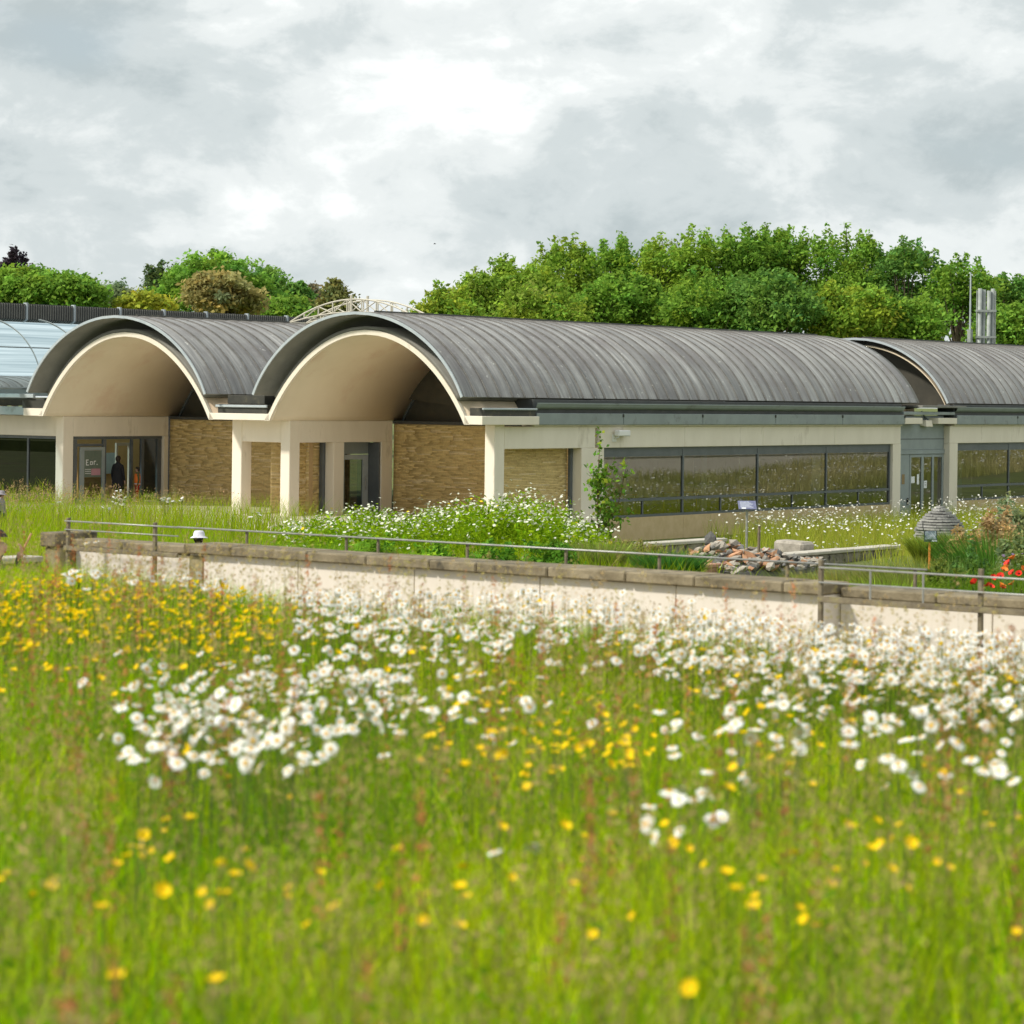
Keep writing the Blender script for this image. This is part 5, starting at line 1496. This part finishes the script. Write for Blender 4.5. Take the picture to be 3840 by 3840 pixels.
# border of tall white-flowered plants
def border(pxs, ytops, nclump, each, Ya, Yb, r):
    out_ = []
    for k in range(nclump):
        px = pxs[0] + (pxs[-1] - pxs[0]) * (k + r.uniform(-0.3, 1.3)) / nclump; Yc = r.uniform(Ya, Yb)
        yt = np.interp(px, pxs, ytops) + abs(r.normal(0, 24)) - 6 + (Yb - Yc) * 5
        c_ = at(px, yt, Yc); rad = r.uniform(0.22, 0.5)
        n = int(each * r.uniform(0.6, 1.3))
        p = np.tile(c_, (n, 1)); d_ = r.normal(0, rad, (n, 2)); p[:, :2] += d_
        p[:, 2] -= (np.linalg.norm(d_, axis=1) / rad) ** 1.5 * 0.13 + np.abs(r.normal(0, 0.11, n))
        out_.append(p)
    return np.concatenate(out_)
tops = border([1060, 1180, 1300, 1500, 1620, 1750, 1900, 2000, 2110, 2230], [1930, 1880, 1862, 1870, 1850, 1828, 1800, 1800, 1835, 1900], 72, 46, 55, 67, r)
gz = H(tops[:, 0], tops[:, 1]); hh_ = np.maximum(tops[:, 2] - gz, 0.5)
parts = []
P0 = np.stack([tops[:, 0], tops[:, 1], gz], 1)
c = mixcol((0.15, 0.30, 0.008), (0.33, 0.46, 0.014), np.clip(0.5 + 0.35 * r.standard_normal(len(P0)), 0, 1))
parts.append(blades(P0, hh_, 0.014, r, c, bend=0.12))
# leafy sides
idx = np.repeat(np.arange(len(P0)), 14)
LP = P0[idx] + r.standard_normal((len(idx), 3)) * np.array([0.10, 0.10, 0.03]); LP[:, 2] += hh_[idx] * r.beta(1.6, 1.5, len(idx)) * 0.95
V, F = leaf_quads(LP, 0.062, r, 0.40, 0.2); cc = np.repeat(c[idx] * np.exp(r.standard_normal(len(idx)) * 0.25)[:, None], 4, axis=0)
parts.append((V, tri(V, F), cc))
V, F, C = join(parts)
tag(bigmesh('border_foliage', V, F, 'grassblade', C), 'bright green leafy mass of the tall white-flowered border', 'border plants', kind='stuff')
sel = r.random(len(P0)) < 0.30
TP = np.repeat(np.stack([tops[sel][:, 0], tops[sel][:, 1], gz[sel] + hh_[sel] * 0.96], 1), 3, axis=0)
TP = TP + r.standard_normal(TP.shape) * np.array([0.08, 0.08, 0.09]); low = r.random(len(TP)) < 0.25
TP[low, 2] -= r.uniform(0.1, 0.75, low.sum())
V, F, C = dots(TP, 0.034, r, (0.78, 0.79, 0.66))
ye = dots(TP[r.random(len(TP)) < 0.012] + [0, -0.05, 0.1], 0.04, r, (0.8, 0.6, 0.03))
V, F, C = join([(V, F, C), ye])
tag(bigmesh('border_blossom', V, F, 'flowermass', C), 'small white flower heads crowning the tall green border', 'flowers', kind='stuff')

# daisy meadow beside the long wall
X, Y, Z = ground_pts(90000, 50, 104, r, lambda x, y, q, u: (u > 1.2) & (u < 30) & ((q > 51.5) | ((x / y > 0.145) & (q > 42))) & (x / y > 0.088 + 0.012 * np.sin(y * 3.1)) & ~bed_front(x, y), pad=1.0)
t = np.clip(0.5 + 0.3 * patch(X, Y, 0.6, 2.0) + 0.25 * r.standard_normal(len(X)), 0, 1)
c = mixcol((0.26, 0.38, 0.012), (0.48, 0.45, 0.09), t) * np.exp(r.standard_normal(len(X)) * 0.2)[:, None]
vv_ = X * AX[0] + Y * AX[1] - Q_O
hmul = np.clip(sstep(1.0, 8.0, vv_) + 0.40, 0, 1) * 1.2 * np.where((X * BX[0] + Y * BX[1] - T_O) < 2.0, 0.6, 1.0)
h = r.uniform(0.62, 1.08, len(X)) * hmul
V, F, C = blades(np.stack([X, Y, Z], 1), h, r.uniform(0.010, 0.020, len(X)), r, c, bend=0.3)
tag(bigmesh('flower_lawn', V, F, 'grassblade', C), 'yellow-green long grass beside the ribbon windows', 'grass', kind='stuff')
k = (r.random(len(X)) < 0.20 * np.clip(0.75 + 0.8 * patch(X, Y, 0.8, 0.3), 0.1, 1.5)) & (hmul > 0.5)
DP = np.stack([X[k], Y[k], Z[k] + h[k] * 0.97], 1)
V, F, C = dots(DP, 0.036, r, (0.84, 0.83, 0.76))
tag(bigmesh('flower_lawn_daisies', V, F, 'flowermass', C), 'white daisies dotting the long grass beside the ribbon windows', 'daisies', kind='stuff')
X, Y, Z = BANK
t = np.clip(0.5 + 0.5 * patch(X, Y, 0.35, 0.2), 0, 1)
c = mixcol((0.34, 0.36, 0.10), (0.62, 0.54, 0.28), t) * np.exp(r.standard_normal(len(X)) * 0.25)[:, None]
hb = r.uniform(0.3, 0.75, len(X)) * np.clip(1 + 0.6 * patch(X, Y, 0.5, 1.1), 0.35, 1.5)
bl = blades(np.stack([X, Y, Z], 1), hb, 0.05, r, c, bend=0.3)
kk = r.random(len(X)) < 0.07
dt = dots(np.stack([X[kk], Y[kk], Z[kk] + hb[kk]], 1), 0.06, r, (0.84, 0.82, 0.74))
V, F, C = join([bl, dt])
tag(bigmesh('mirrored_flower_lawn', V, F, 'grassblade', C), 'flowery long grass mirrored in the ribbon windows, beyond the right edge', 'grass', kind='stuff')
# a few stray white flowers in the left grass
PP = [at(a, b, 60.0) for a, b in ((850, 1920), (872, 1935), (940, 1938), (968, 1922), (975, 1930), (200, 1890), (222, 1882), (265, 1905), (385, 1902), (410, 1907), (318, 1900))]
PP += [at(420 + 60 * r.random(), 1835 + 60 * r.random(), 72.0) for _ in range(34)] + [at(600 + 100 * r.random(), 1865 + 20 * r.random(), 70.0) for _ in range(14)]
PP = np.array(PP); gz = H(PP[:, 0], PP[:, 1])
V1 = dots(PP, 0.05, r, (0.84, 0.83, 0.78))
st = np.stack([PP - [0.004, 0, 0], PP + [0.004, 0, 0], np.stack([PP[:, 0], PP[:, 1], gz], 1)], 1).reshape(-1, 3)
V, F, C = join([V1, (st, np.arange(len(st)).reshape(-1, 3), np.tile((0.1, 0.15, 0.02), (len(st), 1)))])
tag(bigmesh('stray_daisies', V, F, 'flowermass', C), 'stray white flowers in the grass before the first porch', 'daisies', kind='stuff')

# shrubs
def shrub(px, ytop, wpx, Y, color, label, seed, style='leaf', tip=None, leaf=0.06, n=1, cat='shrub', name='shrub', per=44, depth=0.8):
    b = at(px, ytop, Y); gz_ = GZ(b[0], b[1]); hgt = b[2] - gz_; half = wpx / 2 * Y / FPX
    color = tuple(2.2 * v for v in color); tip = None if tip is None else tuple(1.8 * v for v in tip)
    t_ = empty(name, (b[0], b[1], gz_)); tag(t_, label, cat, 'shrubs and plants beyond the garden wall')
    r_ = np.random.default_rng(seed)
    if style == 'leaf':
        K = 120
        P, idx, cents = crown_points(r_, half, half * depth, hgt * 0.56, K, per, half * 0.16, 4, 7)
        P[:, 2] = np.maximum(P[:, 2] + hgt * 0.45, 0.02)
        V, F = leaf_quads(P, leaf, r_, 0.5, 0.2)
        c_ = np.repeat(colours(idx, r_, color, 0.3, tip, 0.3), 4, axis=0)
        bigmesh('foliage', V, F, 'leaf', c_, t_)
    else:
        n_ = 3000
        a = r_.uniform(0, 6.28, n_); rr = np.sqrt(r_.random(n_)) * half * 0.55
        P = np.stack([rr * np.cos(a), rr * np.sin(a) * depth, np.zeros(n_)], 1)
        d = np.stack([np.cos(a), np.sin(a), np.zeros(n_)], 1)
        c_ = np.array(color)[None] * np.exp(r_.standard_normal(n_) * 0.35)[:, None]
        if tip is not None:
            w = r_.random(n_) < 0.25; c_[w] = np.array(tip) * r_.uniform(0.7, 1.2, w.sum())[:, None]
        V, F, C_ = blades(P, hgt * r_.uniform(0.55, 1.1, n_), 0.026 if style == 'broom' else 0.05, r_, c_, bend=0.42, dirv=d)
        bigmesh('foliage', V, F, 'leaf', C_, t_)
    m = MB()
    for k in range(6):
        a = k * 1.05; m.tube([(0.03 * math.cos(a), 0.03 * math.sin(a), -0.1), (half * 0.35 * math.cos(a), half * 0.3 * math.sin(a), hgt * 0.6)], [0.02, 0.007], 5, cap=False)
    m.build('stem', 'bark', t_)
    return t_
shrub(3735, 1950, 330, 44, (0.040, 0.095, 0.012), 'big dark green whippy broom bush above the poppies', 1, 'broom')
shrub(3600, 1985, 230, 47, (0.21, 0.15, 0.065), 'brown dried flower bush in front of the slate cairn', 2, tip=(0.30, 0.19, 0.10), leaf=0.05)
shrub(3470, 2000, 150, 60, (0.13, 0.16, 0.02), 'yellow-green tuft at the left foot of the slate cairn', 22, 'broom')
shrub(3560, 1985, 170, 60, (0.10, 0.13, 0.03), 'green tuft at the right foot of the slate cairn', 23, 'broom', tip=(0.2, 0.15, 0.07))
shrub(3745, 1915, 250, 53, (0.20, 0.15, 0.075), 'tan seed-headed bush behind the broom bush', 3, tip=(0.30, 0.2, 0.11), leaf=0.05)
shrub(3815, 1868, 230, 57, (0.14, 0.17, 0.085), 'silvery grey-green bush at the right edge by the second window', 4, leaf=0.06)
shrub(3800, 2010, 200, 40, (0.12, 0.15, 0.06), 'dusty olive shrub under the broom bush at the right edge', 5, leaf=0.05)
shrub(3560, 2065, 260, 39, (0.075, 0.115, 0.025), 'low olive green shrub below the brown dried bush', 6, 'broom')
shrub(3420, 2072, 240, 38, (0.095, 0.120, 0.020), 'low feathery green shrub under the orange stake', 7, 'broom', tip=(0.15, 0.14, 0.05))
shrub(3640, 2060, 200, 36, (0.055, 0.105, 0.025), 'low green leafy shrub behind the railing, left of the poppies', 8, leaf=0.04)
shrub(3285, 2090, 130, 41, (0.085, 0.080, 0.025), 'small dark brown-green tuft by the end of the stone bed wall', 9, 'broom')
shrub(3170, 2108, 190, 39, (0.13, 0.14, 0.025), 'yellowish low tuft in front of the stone bed wall', 10, 'broom', tip=(0.16, 0.10, 0.03))
shrub(3040, 2118, 160, 41, (0.10, 0.125, 0.025), 'low green tuft by the red kerb of the rubble bed', 11, 'broom')
shrub(2510, 2052, 210, 50, (0.028, 0.085, 0.014), 'dark green strap-leaved clump left of the rubble heap', 12, 'strap')
shrub(2400, 2030, 210, 55, (0.13, 0.125, 0.045), 'dry olive-brown scrub between the sapling and the dark green clump', 13, 'leaf', tip=(0.22, 0.17, 0.08), leaf=0.04)
shrub(2250, 2010, 240, 53, (0.10, 0.14, 0.025), 'grassy green clump at the foot of the young tree', 14, 'broom', tip=(0.2, 0.17, 0.07))
shrub(2050, 2030, 260, 49, (0.055, 0.125, 0.012), 'deep green leafy clump below the tallest white flowers', 15, leaf=0.05)
shrub(1840, 2040, 240, 48, (0.070, 0.155, 0.014), 'bright green leafy clump left of the deep green one', 16, leaf=0.05)
shrub(1640, 2040, 260, 47, (0.095, 0.18, 0.014), 'yellow-green leafy clump below the white border', 17, leaf=0.05)
shrub(1400, 2015, 240, 48, (0.085, 0.165, 0.014), 'fresh green leafy clump at the left of the white border', 18, leaf=0.05)
shrub(1180, 2010, 240, 46, (0.085, 0.16, 0.014), 'grassy green clump under the second arch', 19, 'broom')
shrub(3540, 2130, 260, 31, (0.080, 0.105, 0.018), 'dark olive scrub just behind the railing', 20, leaf=0.035)
shrub(3300, 2140, 240, 30, (0.11, 0.17, 0.014), 'lime green grass tuft just behind the railing posts', 21, 'broom')

# poppies and lilac scabious
pm = MB()
for k in range(5):
    a0 = k * 2 * math.pi / 5; vs = [(0, 0, -0.012)]
    for q in range(5):
        a = a0 + (q - 2) * 0.40; rr = 0.024; vs.append((rr * math.cos(a), rr * math.sin(a), 0.006 + 0.003 * (k % 2)))
    for q in range(5):
        a = a0 + (q - 2) * 0.36; rr = 0.044 * (1 - 0.03 * (q - 2) ** 2); vs.append((rr * math.cos(a), rr * math.sin(a), 0.020 + 0.004 * (k % 2) + 0.004 * (q % 2)))
    pm.add(vs, [(0, 1 + q, 2 + q) for q in range(4)] + [(1 + q, 6 + q, 7 + q, 2 + q) for q in range(4)])
pop = [(3654, 2185, 0), (3704, 2196, 0), (3716, 2200, 0), (3724, 2167, 0), (3752, 2163, 0), (3765, 2140, 1), (3773, 2132, 1), (3796, 2149, 0), (3821, 2153, 0), (3780, 2113, 0), (3757, 2196, 1), (3758, 2205, 0), (3798, 2093, 1), (3796, 2191, 1), (3834, 2135, 1), (3678, 2196, 1)]
pets = {}
for i, (a, b, k) in enumerate(pop):
    p = at(a, b, 26.5 + 0.12 * (i % 5)); g = GZ(p[0], p[1]); hh_ = p[2] - g
    m = MB(); m.tube([(0.04, 0.02, 0), (0.02, 0, hh_ * 0.5), (0, 0, hh_ - 0.012)], [0.004, 0.003, 0.003], 5); o = m.build('poppy', 'stemgreen')
    o.location = (p[0], p[1], g)
    if k not in pets:
        pets[k] = pm.build('petals', ('poppyred', 'poppyorange')[k], o); ch = pets[k]
    else:
        ch = pets[k].copy(); COL.objects.link(ch); ch.parent = o
    ch.location = (0, 0, hh_); ch.rotation_euler = (rnd.uniform(0.3, 1.0), rnd.uniform(-0.5, 0.5), rnd.uniform(0, 6)); ch.scale = (rnd.uniform(0.8, 1.05),) * 3
    c_ = MB(); c_.lathe([(0.001, -0.004), (0.008, 0.003), (0.009, 0.012), (0.0, 0.018)], n=8); co_ = c_.build('centre', 'black', o); co_.location = (0, 0, hh_)
    tag(o, ['red poppy with a dark centre behind the railing at the right edge', 'orange poppy behind the railing at the right edge'][k], 'poppy', ['red poppies behind the railing', 'orange poppies behind the railing'][k])
PP = np.array([at(3740 + 95 * r.random(), 2075 + 75 * r.random(), 27.5) for _ in range(16)])
V1 = dots(PP, 0.017, r, (0.55, 0.38, 0.66))
X = r.uniform(4.6, 7.0, 2600); Yq = r.uniform(25.0, 31.0, 2600)
kk = (X * AX[0] + Yq * AX[1]) > Q_WALL + 0.7; X, Yq = X[kk], Yq[kk]
c = mixcol((0.10, 0.21, 0.010), (0.17, 0.28, 0.016), r.uniform(0, 1, len(X)))
V2 = blades(np.stack([X, Yq, H(X, Yq)], 1), r.uniform(0.7, 1.35, len(X)), 0.012, r, c, bend=0.2)
V, F, C = join([V1, V2])
tag(bigmesh('poppy_bed_foliage', V, F, 'grassblade', C), 'lime green foliage and lilac flowers around the poppies', 'foliage', kind='stuff')

# ------------------------------------------------------------------ people
def person(label, loc, rz, hgt, wear, arms=None, hat=None, bare_legs=False, hair='hairdark', long_top=False):
    root = empty('person', loc, rz); tag(root, label, 'person')
    k = hgt / 1.75
    arms = arms or {}
    J = {'pel': (0, 0, 0.95, 0.135), 'spi': (0, 0, 1.15, 0.125), 'che': (0, 0.01, 1.34, 0.145), 'nec': (0, 0.01, 1.50, 0.055), 'hd1': (0, -0.01, 1.585, 0.082), 'hd2': (0, -0.012, 1.67, 0.092), 'nos': (0, -0.10, 1.60, 0.018)}
    E = [('pel', 'spi', 'top'), ('spi', 'che', 'top'), ('che', 'nec', 'top'), ('nec', 'hd1', 'skin'), ('hd1', 'hd2', 'skin'), ('hd1', 'nos', 'skin')]
    for s, n in ((-1, 'l'), (1, 'r')):
        J['hip' + n] = (0.09 * s, 0, 0.88, 0.095); J['kne' + n] = (0.10 * s, -0.015, 0.49, 0.062); J['ank' + n] = (0.10 * s, 0.02, 0.09, 0.042); J['toe' + n] = (0.115 * s, -0.15, 0.045, 0.035)
        sh = (0.175 * s, 0.01, 1.41, 0.065)
        el, wr = arms.get(n, ((0.235 * s, 0.02, 1.13), (0.245 * s, -0.05, 0.89)))
        J['sho' + n] = sh; J['elb' + n] = (*el, 0.047); J['wri' + n] = (*wr, 0.032)
        d = (Vector(wr) - Vector(el)).normalized()
        pa = Vector(wr) + d * 0.075; J['pal' + n] = (*pa, 0.034)
        E += [('pel', 'hip' + n, 'leg'), ('hip' + n, 'kne' + n, 'leg'), ('kne' + n, 'ank' + n, 'skin' if bare_legs else 'leg'), ('ank' + n, 'toe' + n, 'shoe'),
              ('che', 'sho' + n, 'top'), ('sho' + n, 'elb' + n, 'top'), ('elb' + n, 'wri' + n, 'slv'), ('wri' + n, 'pal' + n, 'skin')]
    names = list(J); me = bpy.data.meshes.new('body')
    verts = [Vector(J[n][:3]) * k for n in names]; rad = [J[n][3] * k for n in names]
    edges = [(names.index(a), names.index(b)) for a, b, _ in E]; kinds = [c_ for *_, c_ in E]
    roots = [0]
    for s, n in ((-1, 'l'), (1, 'r')):
        d = (Vector(J['pal' + n][:3]) - Vector(J['wri' + n][:3])).normalized()
        side = d.cross(Vector((s * 0.3, -1, 0.2))).normalized(); nr_ = d.cross(side)
        for f in range(5):
            if f < 4:
                b0 = Vector(J['pal' + n][:3]) + side * (f - 1.5) * 0.021 + d * 0.012
                ln_ = (0.066, 0.078, 0.072, 0.056)[f]; p1 = b0 + d * ln_ * 0.55 + nr_ * 0.008; p2 = p1 + d * ln_ * 0.38 + nr_ * 0.03
            else:
                b0 = Vector(J['wri' + n][:3]) + d * 0.03 - side * 0.025; p1 = b0 - side * 0.03 + d * 0.03; p2 = p1 + d * 0.03 + nr_ * 0.012
            i0 = len(verts)
            verts += [b0 * k, p1 * k, p2 * k]; rad += [0.0095 * k, 0.009 * k, 0.0075 * k]; edges += [(i0, i0 + 1), (i0 + 1, i0 + 2)]; kinds += ['skin', 'skin']; roots.append(i0)
    me.from_pydata(verts, edges, [])
    o = bpy.data.objects.new('tmp_body', me); COL.objects.link(o)
    md = o.modifiers.new('skin', 'SKIN')
    sv = me.skin_vertices[0].data
    for i, rr in enumerate(rad): sv[i].radius = (rr, rr * (0.78 if i < 3 else 1.0)); sv[i].use_root = i in roots
    o.modifiers.new('sub', 'SUBSURF').levels = 1
    o.modifiers['sub'].render_levels = 1
    dg = bpy.context.evaluated_depsgraph_get(); dg.update()
    bm_ = bpy.data.meshes.new_from_object(o.evaluated_get(dg))
    bpy.data.objects.remove(o)
    bm_.materials.clear()
    keys = ['top', 'leg', 'skin', 'shoe', 'slv']
    for q in keys: bm_.materials.append(MATS[wear.get(q, {'skin': 'skin', 'shoe': 'black', 'slv': wear['top']}.get(q, 'darkcloth'))])
    A = np.array([verts[a] for a, b in edges]); D = np.array([verts[b] for a, b in edges]) - A
    for pgn in bm_.polygons:
        c_ = np.array(pgn.center); tt = np.clip(((c_ - A) * D).sum(1) / (D * D).sum(1), 0, 1)
        dist = np.linalg.norm(A + D * tt[:, None] - c_, axis=1) - np.array([(rad[a] + rad[b]) / 2 for a, b in edges]) * 0.7
        pgn.material_index = keys.index(kinds[int(dist.argmin())]); pgn.use_smooth = True
    bo = bpy.data.objects.new('body', bm_); COL.objects.link(bo); bo.parent = root
    hp = Vector(J['hd2'][:3]) * k
    # hair: a cap over the crown and back of the head
    bmh = bmesh.new(); bmesh.ops.create_uvsphere(bmh, u_segments=14, v_segments=10, radius=0.112 * k)
    for v in list(bmh.verts):
        if v.co.y < -0.045 * k and v.co.z < 0.03 * k: bmh.verts.remove(v)
    for v in bmh.verts: v.co = Vector((v.co.x * 0.92, v.co.y * 1.02 + 0.012 * k, v.co.z * (1.0 if v.co.z > 0 else 1.25)))
    mh = bpy.data.meshes.new('hair'); bmh.to_mesh(mh); bmh.free(); mh.materials.append(MATS[hair])
    for pgn in mh.polygons: pgn.use_smooth = True
    ho = bpy.data.objects.new('hair', mh); COL.objects.link(ho); ho.parent = root; ho.location = hp
    # face: eyes, mouth, ears
    for s in (-1, 1):
        e_ = MB(); e_.lathe([(0.0, -0.008 * k), (0.010 * k, 0), (0.0, 0.008 * k)], (0.032 * s * k, -0.092 * k, 1.635 * k), 8); e_.build('eye', 'black', root)
        e_ = MB(); e_.lathe([(0.0, -0.026 * k), (0.016 * k, 0), (0.0, 0.026 * k)], (0.09 * s * k, 0.0, 1.62 * k), 8); e_.build('ear', 'skin', root)
    e_ = MB(); e_.box(-0.024 * k, 0.024 * k, -0.094 * k, -0.084 * k, 1.560 * k, 1.568 * k); e_.build('mouth', 'redcloth', root)
    if hat:
        hm = MB(); hm.lathe([(0.185 * k, -0.045 * k), (0.175 * k, -0.035 * k), (0.118 * k, 0.0), (0.112 * k, 0.06 * k), (0.085 * k, 0.105 * k), (0.0, 0.112 * k)], n=20)
        ho = hm.build('hat', hat, root, smooth=True); ho.location = hp + Vector((0, 0, 0.03 * k)); ho.rotation_euler = (0.06, 0.05, 0)
    if long_top:
        cm = MB(); cm.lathe([(0.245 * k, 0.55 * k), (0.235 * k, 0.75 * k), (0.20 * k, 1.05 * k), (0.185 * k, 1.25 * k), (0.16 * k, 1.40 * k), (0.07 * k, 1.47 * k)], n=16)
        co_ = cm.build('coat', wear['top'], root, smooth=True); co_.scale = (1.0, 0.72, 1.0)
    if 'vest' in wear:
        cm = MB(); cm.lathe([(0.182 * k, 0.88 * k), (0.175 * k, 1.05 * k), (0.18 * k, 1.3 * k), (0.155 * k, 1.44 * k)], n=16)
        co_ = cm.build('vest', wear['vest'], root, smooth=True); co_.scale = (1.0, 0.86, 1.0)
        cm = MB(); cm.lathe([(0.186 * k, 0.93 * k), (0.183 * k, 0.98 * k)], n=16); co_ = cm.build('vest_band', 'signpale', root); co_.scale = (1.0, 0.87, 1.0)
    return root

p = B(-18.95, 3.45)
person('adult in a long black coat with bare calves standing in the glazed entrance', (p[0], p[1], 0), math.pi - 0.3, 1.74, dict(top='darkcloth', leg='darkcloth', shoe='black'), bare_legs=True, long_top=True)
p = B(-18.95, 4.42)
person('child in an orange safety vest and red trousers beside the entrance door', (p[0], p[1], 0), -1.2, 1.33, dict(top='greencloth', leg='redcloth', vest='orangevest'))
p = B(-20.1, 5.6)
person('small child in an orange vest behind the entrance glass', (p[0], p[1], 0), 0.4, 1.02, dict(top='redcloth', leg='navycloth', vest='orangevest'))
p = at(745, 1985, 45.0)
person('visitor in a pale lilac bucket hat just showing above the garden wall', (p[0], p[1], GZ(p[0], p[1])), 2.6, (p[2] - GZ(p[0], p[1])) * 0.955, dict(top='bluecloth', leg='navycloth'), hat='hatpale')
p = at(6, 1836, 70.0)
person('visitor in a grey hat half hidden by grass at the left edge', (p[0], p[1], GZ(p[0], p[1])), 1.2, (p[2] - GZ(p[0], p[1])) * 0.95, dict(top='hatgrey', leg='navycloth'), hat='hatgrey')
p = at(-16, 2040, 23.0)
g = GZ(p[0], p[1])
pe = person('person in dark navy raising a wooden stick, cut by the left edge', (p[0], p[1], g), math.pi / 2, 1.74, dict(top='navycloth', leg='darkcloth'),
            arms={'r': ((0.20, -0.10, 1.22), (0.07, -0.20, 1.50)), 'l': ((-0.22, -0.06, 1.15), (-0.12, -0.24, 1.28))})
hw = Vector((0.045, -0.225, 1.575)) * (1.74 / 1.75)
st = MB().tube([(0, 0.03, -0.09), (0, -0.09, 0.16)], 0.010, 8).build('wooden_stick', 'woodstick')
rm = Matrix.Rotation(math.pi / 2, 4, 'Z')
st.location = Vector((p[0], p[1], g)) + (rm @ hw); st.rotation_euler = (0, 0, math.pi / 2)
tag(st, 'pale wooden stick held up by the person at the left edge', 'stick')

# a bird high over the roofs
bd = at(1630, 915, 110.0)
bo = empty('bird', tuple(bd)); bo.scale = (0.4,) * 3; tag(bo, 'tiny dark bird in flight over the second vault', 'bird')
m = MB(); m.tube([(-0.16, 0, 0), (-0.06, 0, 0.01), (0.06, 0, 0.015), (0.13, 0, 0.02), (0.17, 0, 0.015)], [0.008, 0.035, 0.04, 0.022, 0.004], 8); m.build('body', 'darkcloth', bo, smooth=True)
for s in (-1, 1):
    m = MB(); m.add([(0.07, 0.03 * s, 0.02), (-0.05, 0.03 * s, 0.02), (-0.06, 0.16 * s, 0.09), (0.05, 0.18 * s, 0.10), (-0.08, 0.32 * s, 0.07)], [(0, 1, 2, 3), (3, 2, 4)]); m.build('wing', 'darkcloth', bo)
